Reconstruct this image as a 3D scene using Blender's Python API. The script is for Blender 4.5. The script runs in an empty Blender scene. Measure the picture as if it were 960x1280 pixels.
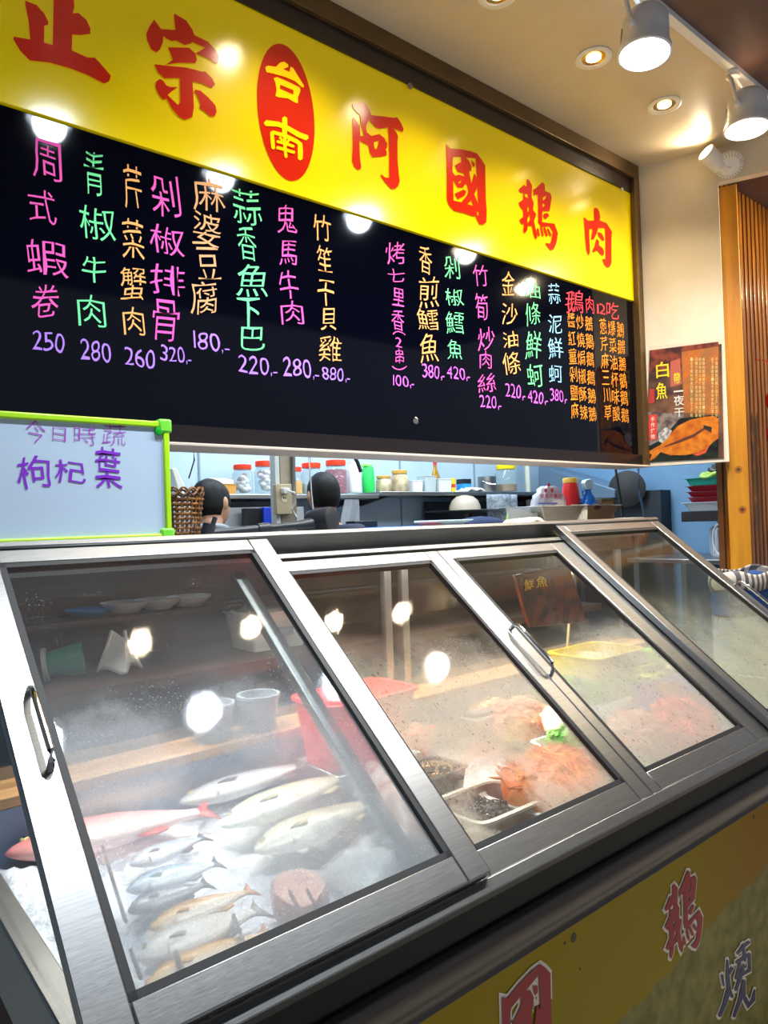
import bpy, bmesh, math, random
from mathutils import Vector, Matrix
random.seed(7)
S = bpy.context.scene
COL = S.collection
PI = math.pi

# ------------------------------------------------------------------ camera
EYE = 1.64
CX = Vector((0.76901545, -0.63838528, -0.03285524))   # world axes seen from the lens, as columns
CY = Vector((0.01566513, -0.03256193, 0.99934695))
CZ = Vector((-0.63903821, -0.76902793, -0.01504024))
FPX = 897.46
cd = bpy.data.cameras.new('camera'); cam = bpy.data.objects.new('camera', cd); COL.objects.link(cam)
cam.matrix_world = Matrix(((CX.x, CY.x, CZ.x, 0), (CX.y, CY.y, CZ.y, 0), (CX.z, CY.z, CZ.z, EYE), (0, 0, 0, 1)))
cd.sensor_fit = 'VERTICAL'; cd.sensor_height = 36; cd.lens = FPX * 36 / 1280; cd.clip_start = 0.02
S.camera = cam

# ------------------------------------------------------------------ world, large lights, exposure
S.view_settings.view_transform = 'Standard'; S.view_settings.look = 'None'
S.view_settings.exposure = 0.0; S.view_settings.gamma = 1.0; S.view_settings.use_curve_mapping = False
W = bpy.data.worlds.new('world'); S.world = W; W.use_nodes = True
W.node_tree.nodes['Background'].inputs[0].default_value = (0.80, 0.86, 1.0, 1)
W.node_tree.nodes['Background'].inputs[1].default_value = 0.30


def lamp(kind, name, loc, target, energy, color=(1, 1, 1), size=0.1, spot=90, blend=0.6, sy=None):
    l = bpy.data.lights.new(name, kind); o = bpy.data.objects.new(name, l); COL.objects.link(o)
    o.location = loc; l.energy = energy; l.color = color
    if kind == 'AREA':
        l.size = size
        if sy: l.shape = 'RECTANGLE'; l.size_y = sy
    else:
        l.shadow_soft_size = size
    if kind == 'SPOT': l.spot_size = math.radians(spot); l.spot_blend = blend
    d = Vector(target) - Vector(loc)
    o.rotation_euler = d.to_track_quat('-Z', 'Y').to_euler()
    return o

COOL = (0.80, 0.90, 1.0); WARM = (1.0, 0.80, 0.55); NEUT = (1.0, 0.95, 0.88)
# the kitchen's fluorescent fittings, one added fill and a warm lamp over the neighbouring slatted wall
lamp('SPOT', 'neighbour_lamp', (4.3, 0.75, 3.39), (4.15, 1.75, 2.3), 150, (1.0, 0.80, 0.52), 0.06, spot=120, blend=0.8)
lamp('AREA', 'kitchen_lights_and_fill', (2.6, 3.2, 3.12), (2.6, 3.4, 0), 80, (0.80, 0.91, 1.0), 2.4, sy=0.5)
lamp('AREA', 'kitchen_lights_and_fill', (2.9, 2.27, 2.44), (2.9, 4.0, 1.69), 13, (0.82, 0.92, 1.0), 3.2, sy=0.12)  # added fill hidden behind the bulkhead, brightens the wall under the shelf
lamp('AREA', 'kitchen_lights_and_fill', (4.5, 2.9, 3.12), (4.5, 3.0, 0), 22, (0.72, 0.88, 1.0), 0.9, sy=0.4)


# ------------------------------------------------------------------ colour and materials
def c(r, g, b):
    f = lambda v: ((v / 255 + 0.055) / 1.055) ** 2.4 if v > 10.3 else v / 255 / 12.92
    return (f(r), f(g), f(b), 1)


def nt(m): return m.node_tree.nodes, m.node_tree.links


def mat(name, col, rough=0.5, metal=0.0, col2=None, nscale=8, stretch=(1, 1, 1), lo=0.4, hi=0.6, bump=0, bscale=60, emis=0, ecol=None, spec=0.5, coat=0, detail=4, sub=0):
    m = bpy.data.materials.new(name); m.use_nodes = True
    n, l = nt(m); b = n['Principled BSDF']
    b.inputs['Base Color'].default_value = col; b.inputs['Roughness'].default_value = rough
    b.inputs['Metallic'].default_value = metal; b.inputs['Specular IOR Level'].default_value = spec
    b.inputs['Coat Weight'].default_value = coat
    b.inputs['Subsurface Weight'].default_value = sub
    if emis:
        b.inputs['Emission Color'].default_value = ecol or col; b.inputs['Emission Strength'].default_value = emis
    if col2 or bump:
        tc = n.new('ShaderNodeTexCoord'); mp = n.new('ShaderNodeMapping'); mp.inputs['Scale'].default_value = stretch
        l.new(tc.outputs['Object'], mp.inputs[0])
    if col2:
        t = n.new('ShaderNodeTexNoise'); t.inputs['Scale'].default_value = nscale; t.inputs['Detail'].default_value = detail
        l.new(mp.outputs[0], t.inputs['Vector'])
        r = n.new('ShaderNodeValToRGB'); r.color_ramp.elements[0].position = lo; r.color_ramp.elements[1].position = hi
        r.color_ramp.elements[0].color = col; r.color_ramp.elements[1].color = col2
        l.new(t.outputs[0], r.inputs[0]); l.new(r.outputs[0], b.inputs['Base Color'])
        if emis and not ecol: l.new(r.outputs[0], b.inputs['Emission Color'])
    if bump:
        t2 = n.new('ShaderNodeTexNoise'); t2.inputs['Scale'].default_value = bscale; t2.inputs['Detail'].default_value = 3
        l.new(mp.outputs[0], t2.inputs['Vector'])
        bp = n.new('ShaderNodeBump'); bp.inputs['Strength'].default_value = bump; bp.inputs['Distance'].default_value = 0.01
        l.new(t2.outputs[0], bp.inputs['Height']); l.new(bp.outputs[0], b.inputs['Normal'])
    return m


def glass(name, tint=(1, 1, 1, 1), fog=0.0, fogcol=(0.8, 0.85, 0.88, 1), rough=0.03, f0=1.45):
    m = bpy.data.materials.new(name); m.use_nodes = True; n, l = nt(m)
    n.remove(n['Principled BSDF']); out = n['Material Output']
    tr = n.new('ShaderNodeBsdfTransparent'); tr.inputs[0].default_value = tint
    gl = n.new('ShaderNodeBsdfGlossy'); gl.inputs['Roughness'].default_value = rough
    fr = n.new('ShaderNodeFresnel'); fr.inputs[0].default_value = f0
    gb = n.new('ShaderNodeNewGeometry'); k = n.new('ShaderNodeMath'); k.operation = 'MULTIPLY'; iv = n.new('ShaderNodeMath'); iv.operation = 'SUBTRACT'; iv.inputs[0].default_value = 1
    l.new(gb.outputs['Backfacing'], iv.inputs[1]); l.new(fr.outputs[0], k.inputs[0]); l.new(iv.outputs[0], k.inputs[1])
    mx = n.new('ShaderNodeMixShader'); l.new(k.outputs[0], mx.inputs[0]); l.new(tr.outputs[0], mx.inputs[1]); l.new(gl.outputs[0], mx.inputs[2])
    last = mx
    if fog:
        df = n.new('ShaderNodeBsdfDiffuse'); df.inputs[0].default_value = fogcol
        m2 = n.new('ShaderNodeMixShader'); m2.inputs[0].default_value = fog
        l.new(mx.outputs[0], m2.inputs[1]); l.new(df.outputs[0], m2.inputs[2]); last = m2
    l.new(last.outputs[0], out.inputs[0]); return m


def math_node(n, l, op, a, b=None, clamp=False):
    k = n.new('ShaderNodeMath'); k.operation = op; k.use_clamp = clamp
    for i, v in enumerate((a, b)):
        if v is None: continue
        if isinstance(v, (int, float)): k.inputs[i].default_value = v
        else: l.new(v, k.inputs[i])
    return k.outputs[0]


def steel(name, base=(0.62, 0.61, 0.59, 1), rough=0.32, stretch=(2, 60, 60), var=0.8):
    d = tuple(v * var for v in base[:3]) + (1,)
    m = mat(name, d, rough, 1.0, base, 6, stretch, 0.3, 0.7)
    n, l = nt(m); b = n['Principled BSDF']
    tc = [k for k in n if k.type == 'MAPPING'][0]
    t = n.new('ShaderNodeTexNoise'); t.inputs['Scale'].default_value = 30; l.new(tc.outputs[0], t.inputs['Vector'])
    r = n.new('ShaderNodeMapRange'); r.inputs[3].default_value = rough * 0.75; r.inputs[4].default_value = rough * 1.35
    l.new(t.outputs[0], r.inputs[0]); l.new(r.outputs[0], b.inputs['Roughness'])
    return m

STEEL = steel('brushed_steel', (0.36, 0.36, 0.355, 1), 0.34)
STEEL_Z = steel('brushed_steel_upright', stretch=(60, 2, 2))
STEEL_D = steel('dark_steel', (0.11, 0.095, 0.085, 1), 0.33)
CHROME = mat('polished_steel', (0.75, 0.74, 0.72, 1), 0.12, 1.0)
BLACK = mat('black_rubber', c(14, 14, 16), 0.6)
BLACKG = mat('black_gloss', c(8, 7, 8), 0.3, spec=0.2)
WHITE = mat('white_plastic', c(230, 230, 226), 0.45)


def plain(name, r, g, b, rough=0.5, **k):
    return mat(name, c(r, g, b), rough, **k)


# ------------------------------------------------------------------ pixel <-> world helpers used while surveying the photo
def ray(u, v):
    return CX * (u - 480) + CY * (640 - v) - CZ * FPX
CAM = Vector((0, 0, EYE))
def onY(u, v, y): r = ray(u, v); return CAM + r * (y / r.y)
def onZ(u, v, z): r = ray(u, v); return CAM + r * ((z) / r.z)          # z measured from eye level
def onP(u, v, p, n): r = ray(u, v); return CAM + r * ((Vector(p) - CAM).dot(n) / r.dot(n))
def E(x, y, z): return Vector((x, y, z + EYE))                         # z from eye level


# ------------------------------------------------------------------ mesh builder
class MB:
    def __init__(s): s.v = []; s.f = []
    def add(s, vs, fs):
        o = len(s.v); s.v += [Vector(p) for p in vs]; s.f += [tuple(i + o for i in f) for f in fs]; return s
    def hexa(s, p):   # 8 points: bottom 4 ccw, top 4 ccw
        return s.add(p, [(3, 2, 1, 0), (4, 5, 6, 7), (0, 1, 5, 4), (1, 2, 6, 5), (2, 3, 7, 6), (3, 0, 4, 7)])
    def box(s, a, b):
        (x0, y0, z0), (x1, y1, z1) = a, b
        x0, x1 = min(x0, x1), max(x0, x1); y0, y1 = min(y0, y1), max(y0, y1); z0, z1 = min(z0, z1), max(z0, z1)
        return s.hexa([(x0, y0, z0), (x1, y0, z0), (x1, y1, z0), (x0, y1, z0), (x0, y0, z1), (x1, y0, z1), (x1, y1, z1), (x0, y1, z1)])
    def tub(s, ce, rx, ry, h, rx2=None, ry2=None, t=0.006, n=4, rot=0, k=0.3):
        # open container: rounded-rectangle rings, outside then inside
        rx2 = rx2 or rx * 1.1; ry2 = ry2 or ry * 1.1
        def ring(ax, ay, z):
            o = []
            for i in range(24):
                a = 2 * PI * i / 24; ca, sa = math.cos(a), math.sin(a)
                x = ax * (abs(ca) ** k) * (1 if ca > 0 else -1); y = ay * (abs(sa) ** k) * (1 if sa > 0 else -1)
                o.append((ce[0] + x * math.cos(rot) - y * math.sin(rot), ce[1] + x * math.sin(rot) + y * math.cos(rot), ce[2] + z))
            return o
        return s.loft([ring(rx, ry, 0), ring(rx2, ry2, h * 0.93), ring(rx2 * 1.06, ry2 * 1.06, h * 0.95), ring(rx2 * 1.06, ry2 * 1.06, h), ring(rx2 - t, ry2 - t, h), ring(rx - t, ry - t, t)], cap=True)
    def loft(s, rings, cap=True, closed=True):
        o = len(s.v); n = len(rings[0])
        for r in rings: s.v += [Vector(p) for p in r]
        for i in range(len(rings) - 1):
            for j in range(n if closed else n - 1):
                a = o + i * n + j; b = o + i * n + (j + 1) % n
                s.f.append((a, b, b + n, a + n))
        if cap:
            s.f.append(tuple(o + j for j in reversed(range(n)))); e = o + (len(rings) - 1) * n
            s.f.append(tuple(e + j for j in range(n)))
        return s
    def lathe(s, prof, ce=(0, 0, 0), ax=(0, 0, 1), n=24, sq=None, cap=True):
        ax = Vector(ax).normalized(); q = ax.to_track_quat('Z', 'Y'); ce = Vector(ce); rings = []
        for r, z in prof:
            ring = []
            for i in range(n):
                a = 2 * PI * i / n; ca, sa = math.cos(a), math.sin(a)
                if sq:
                    ca = (abs(ca) ** sq) * (1 if ca > 0 else -1); sa = (abs(sa) ** sq) * (1 if sa > 0 else -1)
                ring.append(ce + q @ Vector((r * ca, r * sa, z)))
            rings.append(ring)
        return s.loft(rings, cap)
    def cyl(s, a, b, r, r2=None, n=16):
        a, b = Vector(a), Vector(b)
        return s.lathe([(r, 0), (r if r2 is None else r2, (b - a).length)], a, b - a, n)
    def tube(s, pts, r, n=8):
        pts = [Vector(p) for p in pts]; rings = []
        for i, p in enumerate(pts):
            d = (pts[min(i + 1, len(pts) - 1)] - pts[max(i - 1, 0)]).normalized()
            q = d.to_track_quat('Z', 'Y'); rr = r[i] if isinstance(r, (list, tuple)) else r
            rings.append([p + q @ Vector((rr * math.cos(2 * PI * k / n), rr * math.sin(2 * PI * k / n), 0)) for k in range(n)])
        return s.loft(rings)
    def ell(s, ce, r, n=16, m=10, R=None, noise=0):
        ce = Vector(ce); rings = []
        for i in range(m + 1):
            t = -PI / 2 + PI * i / m; ct = max(math.cos(t), 0.02)
            ring = []
            for k in range(n):
                a = 2 * PI * k / n; w = 1 + noise * random.uniform(-1, 1)
                p = Vector((r[0] * ct * math.cos(a) * w, r[1] * ct * math.sin(a) * w, r[2] * math.sin(t) * w))
                ring.append(ce + (R @ p if R else p))
            rings.append(ring)
        return s.loft(rings)
    def extr(s, poly, d):   # polygon points, extrusion vector
        d = Vector(d); a = [Vector(p) for p in poly]; n = len(a)
        s.add(a + [p + d for p in a], [tuple(reversed(range(n))), tuple(range(n, 2 * n))] + [(i, (i + 1) % n, (i + 1) % n + n, i + n) for i in range(n)])
        return s
    def sheet(s, f, nu, nv):   # f(u,v)->point, u,v in 0..1, open surface
        o = len(s.v)
        for i in range(nu + 1):
            for j in range(nv + 1): s.v.append(Vector(f(i / nu, j / nv)))
        for i in range(nu):
            for j in range(nv):
                a = o + i * (nv + 1) + j; s.f.append((a, a + nv + 1, a + nv + 2, a + 1))
        return s
    def build(s, name, m, parent=None, label=None, bevel=0, smooth=40, loc=None, solid=0, sub=0):
        root = parent
        while root is not None and root.parent: root = root.parent
        base = root.location.copy() if root is not None else (Vector(loc) if loc is not None else Vector())
        me = bpy.data.meshes.new(name); me.from_pydata([p - base for p in s.v], [], s.f)
        bm = bmesh.new(); bm.from_mesh(me); bmesh.ops.recalc_face_normals(bm, faces=bm.faces); bm.to_mesh(me); bm.free()
        if smooth:
            me.polygons.foreach_set('use_smooth', [True] * len(me.polygons))
            me.set_sharp_from_angle(angle=math.radians(smooth))
        me.materials.append(m)
        o = bpy.data.objects.new(name, me); COL.objects.link(o)
        if parent is not None: o.parent = parent
        elif loc is not None: o.location = loc
        if label: o['label'] = label
        if solid:
            k = o.modifiers.new('s', 'SOLIDIFY'); k.thickness = solid
        if sub:
            k = o.modifiers.new('u', 'SUBSURF'); k.levels = sub; k.render_levels = sub
        if bevel:
            k = o.modifiers.new('b', 'BEVEL'); k.width = bevel; k.segments = 2; k.limit_method = 'ANGLE'; k.angle_limit = math.radians(40)
        return o


def thing(name, label, cat, loc, group=None):
    o = bpy.data.objects.new(name, None); COL.objects.link(o); o.location = loc; o.empty_display_size = 0.05
    o['label'] = label; o['category'] = cat
    if group: o['group'] = group
    return o

def tag(o, label, cat, group=None, kind=None):
    o['label'] = label; o['category'] = cat
    if group: o['group'] = group
    if kind: o['kind'] = kind
    return o

def struct(name, mb, m, **k):
    o = mb.build(name, m, **k); o['kind'] = 'structure'; return o

def dup(root, loc, label, group=None):
    r = root.copy(); COL.objects.link(r); r.location = loc; r['label'] = label
    if group: r['group'] = group
    for ch in list(root.children):
        k = ch.copy(); COL.objects.link(k); k.parent = r
        for g in list(ch.children):
            d = g.copy(); COL.objects.link(d); d.parent = k
    return r


# ------------------------------------------------------------------ lettering
_gl = {}
def glyph(ch, off=0.0):
    key = (ch, off)
    if key in _gl: return _gl[key]
    cu = bpy.data.curves.new('t', 'FONT'); cu.body = ch; cu.resolution_u = 3; cu.offset = off; cu.fill_mode = 'FRONT'
    o = bpy.data.objects.new('t', cu); COL.objects.link(o)
    bpy.context.view_layer.update()
    me = o.evaluated_get(bpy.context.evaluated_depsgraph_get()).to_mesh()
    vs = [(v.co.x, v.co.y) for v in me.vertices]; fs = [tuple(p.vertices) for p in me.polygons]
    o.to_mesh_clear(); bpy.data.objects.remove(o)
    if vs:
        x0 = min(p[0] for p in vs); x1 = max(p[0] for p in vs); y0 = min(p[1] for p in vs); y1 = max(p[1] for p in vs)
        w = max(x1 - x0, 1e-3); h = max(y1 - y0, 1e-3)
        vs = [((x - x0) / w, (y - y0) / h) for x, y in vs]
    _gl[key] = (vs, fs); return _gl[key]

def fill2d(polys, off=0.0):
    """polys: list of point lists (outer and holes, even-odd) -> verts, faces"""
    cu = bpy.data.curves.new('p', 'CURVE'); cu.dimensions = '2D'; cu.fill_mode = 'FRONT'; cu.offset = off
    for pl in polys:
        sp = cu.splines.new('POLY'); sp.points.add(len(pl) - 1); sp.use_cyclic_u = True
        for q, p in zip(sp.points, pl): q.co = (p[0], p[1], 0, 1)
    o = bpy.data.objects.new('p', cu); COL.objects.link(o); bpy.context.view_layer.update()
    me = o.evaluated_get(bpy.context.evaluated_depsgraph_get()).to_mesh()
    vs = [(v.co.x, v.co.y) for v in me.vertices]; fs = [tuple(p.vertices) for p in me.polygons]
    o.to_mesh_clear(); bpy.data.objects.remove(o); return vs, fs

def put(mb, ch, u0, v0, u1, v1, y, off=0.0, jit=0.0, stand=0.0015, sh=0.0, up=0.0):
    """one written character filling the box (u0,v0)-(u1,v1) of the survey, on the upright plane at depth y"""
    cu, cv = (u0 + u1) / 2, (v0 + v1) / 2
    C = onY(cu, cv, y); w = (onY(u1, cv, y) - onY(u0, cv, y)).x; h = (onY(cu, v0, y) - onY(cu, v1, y)).z
    vs, fs = glyph(ch, off); a = random.uniform(-jit, jit); ca, sa = math.cos(a), math.sin(a)
    out = []; p1, p2, p3, p4 = (random.uniform(0, 6.28) for _ in range(4)); wv = 0.035 if jit else 0
    for x, z in vs:
        x, z = x + wv * math.sin(5 * z + p1) + wv * .6 * math.sin(9 * x + p2), z + wv * math.sin(5 * x + p3) + wv * .6 * math.sin(9 * z + p4)
        x = (x - 0.5) * w; z = (z - 0.5) * h; x += sh * z; z += up * x
        out.append((C.x + x * ca - z * sa, y - stand, C.z + x * sa + z * ca))
    mb.add(out, fs)

def brush(pts, ws):
    """a brush stroke outline: polyline with a width per point"""
    L, R = [], []
    if not isinstance(ws, (list, tuple)): ws = [ws] * len(pts)
    for i, p in enumerate(pts):
        a = pts[max(i - 1, 0)]; b = pts[min(i + 1, len(pts) - 1)]
        dx, dy = b[0] - a[0], b[1] - a[1]; d = math.hypot(dx, dy) or 1; nx, ny = -dy / d, dx / d
        L.append((p[0] + nx * ws[i] / 2, p[1] + ny * ws[i] / 2)); R.append((p[0] - nx * ws[i] / 2, p[1] - ny * ws[i] / 2))
    a, b = pts[0], pts[1]; d = math.hypot(b[0] - a[0], b[1] - a[1]) or 1
    s = (a[0] - (b[0] - a[0]) / d * ws[0] * .35, a[1] - (b[1] - a[1]) / d * ws[0] * .35)
    a, b = pts[-1], pts[-2]; d = math.hypot(b[0] - a[0], b[1] - a[1]) or 1
    e = (a[0] - (b[0] - a[0]) / d * ws[-1] * .35, a[1] - (b[1] - a[1]) / d * ws[-1] * .35)
    return [s] + L + [e] + R[::-1]

# the calligraphy of the shop sign: outlines surveyed from the photograph, [outer, holes...] per piece
ZHENG = (0, 0, 6.4, [[[(575, -190), (592, 60), (580, 112), (625, 108), (690, 165), (720, 230), (720, 275), (640, 285), (575, 280), (572, 408), (700, 465), (755, 465), (795, 505), (885, 610), (870, 655), (830, 672), (700, 605), (560, 550), (400, 505), (235, 487), (160, 410), (105, 320), (108, 298), (240, 320), (228, 180), (200, 40), (200, 10), (290, 45), (350, 110), (385, 180), (380, 205), (352, 210), (350, 345), (420, 365), (432, -220)]],
    [[(230, -330), (640, -235), (710, -180), (640, -140), (280, -225)]]])
ZONG = (170, 10, 8, [[[(178, 120), (245, 215), (390, 225), (375, 75), (385, 62), (430, 90), (500, 130), (560, 220), (580, 275), (720, 345), (790, 420), (830, 490), (815, 555), (785, 555), (740, 520), (650, 480), (590, 460), (690, 402), (560, 345), (545, 360), (480, 375), (435, 350), (400, 330), (345, 335), (300, 310), (270, 285), (265, 350), (235, 420), (200, 448), (150, 420), (105, 320), (100, 260), (130, 190)]],
    [[(315, 398), (525, 402), (590, 460), (605, 520), (590, 555), (420, 552), (290, 572), (365, 525), (340, 450)]],
    [[(178, 568), (330, 585), (500, 600), (650, 640), (690, 640), (760, 710), (788, 770), (750, 805), (660, 760), (562, 738), (575, 1000), (560, 1095), (480, 1122), (430, 1095), (350, 1000), (305, 910), (265, 922), (225, 870), (192, 800), (195, 745), (235, 712), (275, 740), (300, 780), (340, 795), (415, 795), (350, 840), (312, 875), (415, 975), (440, 950), (435, 705), (330, 705), (280, 708), (220, 650)]],
    [[(590, 820), (640, 832), (720, 900), (790, 980), (802, 1040), (785, 1085), (735, 1085), (690, 1045), (630, 1005), (645, 970), (610, 880), (580, 845)]]])
TAI = (310, 45, 6.737, [[[(140, 270), (160, 255), (230, 265), (265, 228), (300, 222), (332, 245), (335, 265), (290, 285), (345, 308), (352, 265), (375, 275), (420, 350), (465, 420), (462, 440), (440, 430), (390, 385), (310, 350), (200, 320), (150, 310)]],
    [[(210, 360), (240, 352), (330, 390), (432, 440), (435, 470), (415, 520), (415, 570), (395, 568), (330, 530), (250, 522), (225, 510), (235, 460), (225, 400)], [(265, 415), (262, 450), (375, 500), (378, 462)]]]
    + [[brush(p, w)] for p, w in (([(145, 738), (250, 748), (330, 782), (420, 835), (490, 862)], [50, 42, 40, 44, 46]), ([(303, 695), (303, 760), (302, 840)], [42, 46, 40]), ([(195, 815), (200, 880), (206, 950)], [30, 34, 30]),
        ([(200, 815), (300, 842), (400, 890), (432, 915), (435, 980), (433, 1040)], [30, 34, 36, 40, 44, 40]), ([(303, 850), (305, 950), (314, 1025)], [26, 30, 24]), ([(240, 893), (310, 912), (378, 935)], 24), ([(238, 945), (310, 962), (382, 986)], 26), ([(262, 860), (282, 885)], 20), ([(340, 880), (320, 905)], 20))])
AH = (430, 115, 9.846, [[[(105, 315), (150, 360), (190, 420), (195, 545), (240, 545), (225, 480), (205, 400), (195, 290), (140, 240), (105, 195), (100, 150), (180, 140), (225, 115), (280, 175), (315, 240), (330, 288), (480, 305), (600, 322), (650, 315), (700, 390), (728, 460), (715, 497), (680, 480), (600, 448), (640, 500), (660, 550), (652, 620), (655, 850), (670, 1030), (680, 1100), (660, 1160), (620, 1195), (570, 1192), (500, 1110), (440, 1030), (455, 1018), (500, 1055), (550, 1062), (550, 800), (545, 560), (535, 440), (430, 455), (380, 435), (330, 380), (305, 345), (280, 380), (265, 440), (275, 500), (330, 545), (430, 522), (490, 570), (528, 640), (520, 700), (505, 710), (520, 740), (515, 785), (440, 800), (345, 803), (310, 740), (295, 660), (230, 625), (185, 600), (190, 800), (205, 920), (200, 950), (170, 965), (120, 920), (92, 850), (100, 700)], [(360, 620), (425, 600), (415, 650), (400, 705), (370, 700)]]])
GUO = (550, 170, 10.667, [[[(78, 112), (135, 170), (260, 178), (400, 205), (490, 240), (550, 320), (598, 400), (600, 600), (605, 850), (617, 1000), (612, 1150), (570, 1187), (520, 1180), (480, 1110), (470, 1070), (430, 1070), (300, 1025), (180, 1000), (110, 920), (85, 850), (85, 500)],
    [(175, 275), (275, 280), (278, 350), (190, 395), (235, 480), (310, 500), (320, 540), (250, 520), (195, 530), (160, 480), (165, 300)], [(335, 290), (470, 300), (485, 560), (450, 500), (412, 630), (380, 475), (410, 470), (415, 410), (380, 330)],
    [(235, 625), (275, 590), (270, 625), (245, 635)], [(170, 580), (200, 640), (230, 690), (300, 690), (330, 640), (350, 650), (372, 740), (350, 800), (280, 885), (175, 865)], [(490, 690), (500, 900), (450, 780)], [(410, 860), (440, 935), (360, 910)], [(480, 1005), (510, 1020), (505, 1065), (490, 1060)]],
    [[(185, 775), (310, 715), (345, 745), (320, 800), (235, 845)]], [[(405, 320), (460, 370), (455, 412), (425, 410)]]])
GOOSE = (640, 215, 11.636, [[[(205, 110), (240, 115), (285, 200), (280, 380), (310, 450), (300, 560), (345, 610), (335, 660), (315, 710), (335, 830), (360, 900), (355, 970), (335, 980), (305, 900), (285, 790), (225, 780), (215, 850), (180, 895), (155, 860), (170, 760), (130, 755), (100, 705), (160, 650), (155, 560), (110, 500), (88, 455), (155, 405), (160, 310), (105, 295), (90, 260), (165, 190), (210, 220)], [(175, 320), (220, 320), (228, 390), (185, 360)], [(215, 510), (240, 510), (235, 580), (220, 580)], [(250, 620), (260, 690), (220, 745), (215, 690)]],
    [[(340, 240), (435, 150), (470, 190), (475, 280), (550, 310), (570, 370), (560, 450), (540, 570), (435, 570), (430, 730), (520, 745), (610, 755), (660, 890), (640, 1030), (600, 1125), (555, 1140), (510, 1090), (475, 1035), (550, 1045), (575, 950), (585, 870), (540, 790), (430, 800), (410, 790), (375, 730), (370, 340), (330, 330), (310, 355), (300, 260)], [(440, 380), (490, 340), (480, 390), (445, 420)], [(435, 450), (475, 480), (440, 520)]],
    [[(450, 610), (510, 600), (535, 640), (480, 690), (445, 650)]]] + [[brush(p, 28)] for p in ([(365, 830), (385, 930)], [(415, 800), (442, 930)], [(460, 815), (500, 930)], [(510, 830), (555, 925)])])
ROU = (720, 250, 13.474, [[[(125, 285), (190, 350), (300, 350), (295, 140), (345, 135), (385, 200), (400, 280), (390, 345), (510, 395), (600, 540), (590, 640), (590, 1060), (560, 1130), (520, 1145), (470, 1090), (435, 995), (490, 1000), (490, 640), (485, 500), (470, 475), (365, 475), (340, 570), (290, 665), (245, 670), (275, 490), (215, 490), (218, 640), (228, 880), (205, 940), (170, 860), (150, 680), (140, 500)]],
    [[(355, 545), (420, 560), (465, 640), (465, 690), (435, 690), (370, 600)]], [[(340, 655), (380, 700), (378, 765), (440, 810), (465, 870), (455, 940), (420, 930), (345, 850), (290, 885), (260, 875), (310, 770), (325, 690)]]])
SHAO = (820, 1080, 6.4, [[brush(p, w)] for p, w in (([(562, 765), (565, 900), (575, 990), (540, 1120), (500, 1212)], [14, 30, 36, 32, 26]), ([(520, 885), (532, 970)], [20, 14]), ([(602, 825), (575, 875)], [22, 20]), ([(572, 985), (600, 1060)], [20, 26]), ([(738, 620), (690, 655), (640, 715)], [20, 26, 18]), ([(688, 640), (700, 770)], [24, 22]), ([(632, 785), (690, 748), (740, 715)], [20, 24, 20]), ([(660, 760), (650, 840), (630, 905)], [22, 26, 20]), ([(735, 715), (738, 850)], [22, 24]), ([(625, 910), (690, 870), (742, 845)], [22, 26, 20]), ([(690, 800), (665, 900), (625, 1005)], [20, 26, 22]), ([(690, 925), (660, 1080), (612, 1215)], [26, 32, 20]), ([(690, 925), (688, 1050), (730, 1130), (765, 1080), (778, 1000)], [24, 34, 46, 34, 10]))])

def calli(mb, data, y, stand=0.003, off=0.0):
    ox, oy, k, pieces = data
    for ip, pc in enumerate(pieces):
        pl = []
        for ring in pc:
            q = []
            for a, b in ring:
                p = onY(ox + a / k, oy + b / k, y); q.append((p.x, p.z))
            pl.append(q)
        vs, fs = fill2d(pl, off)
        mb.add([(x, y - stand - .00012 * ip, z) for x, z in vs], fs)

def calli_fit(mb, data, y, x0, x1, z0, z1, src_y, stand=0.003, off=0.0):
    """the same character as on the big sign, scaled into another box"""
    ox, oy, k, pieces = data; P = [[[onY(ox + a / k, oy + b / k, src_y) for a, b in r] for r in pc] for pc in pieces]
    fl = [p for pc in P for r in pc for p in r]
    ax, bx = min(p.x for p in fl), max(p.x for p in fl); az, bz = min(p.z for p in fl), max(p.z for p in fl)
    f = lambda p: (x0 + (p.x - ax) / (bx - ax) * (x1 - x0), z0 + (p.z - az) / (bz - az) * (z1 - z0))
    for ip, pc in enumerate(P):
        vs, fs = fill2d([[f(p) for p in r] for r in pc], off)
        mb.add([(x, y - stand - .00012 * ip, z) for x, z in vs], fs)

# ================================================================== the room shell
YB = 2.10                                  # front face of the sign bulkhead
ZC = 1.886                                 # soffit height above eye level
M_CEIL = mat('painted_soffit', c(226, 212, 188), 0.38, col2=c(218, 202, 176), nscale=3, lo=.3, hi=.7)
M_CREAM = mat('cream_wall', c(236, 226, 206), 0.6, col2=c(228, 214, 190), nscale=5, lo=.35, hi=.75)
M_BROWN = mat('brown_frame', c(116, 92, 56), 0.38, 0.45, col2=c(104, 82, 50), nscale=4)
M_DARK = mat('dark_band', c(46, 36, 34), 0.3)
M_KW = mat('kitchen_panel', c(176, 197, 212), 0.35, col2=c(164, 187, 205), nscale=2, lo=.3, hi=.7)
M_KB = mat('blue_kitchen_wall', c(112, 150, 182), 0.5, col2=c(100, 138, 172), nscale=2.5, lo=.3, hi=.7)
M_FLOOR = mat('pale_bounce_floor', c(196, 190, 180), 0.4, col2=c(176, 170, 160), nscale=6)  # unseen floor made pale so it bounces light up to the ceiling

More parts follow.
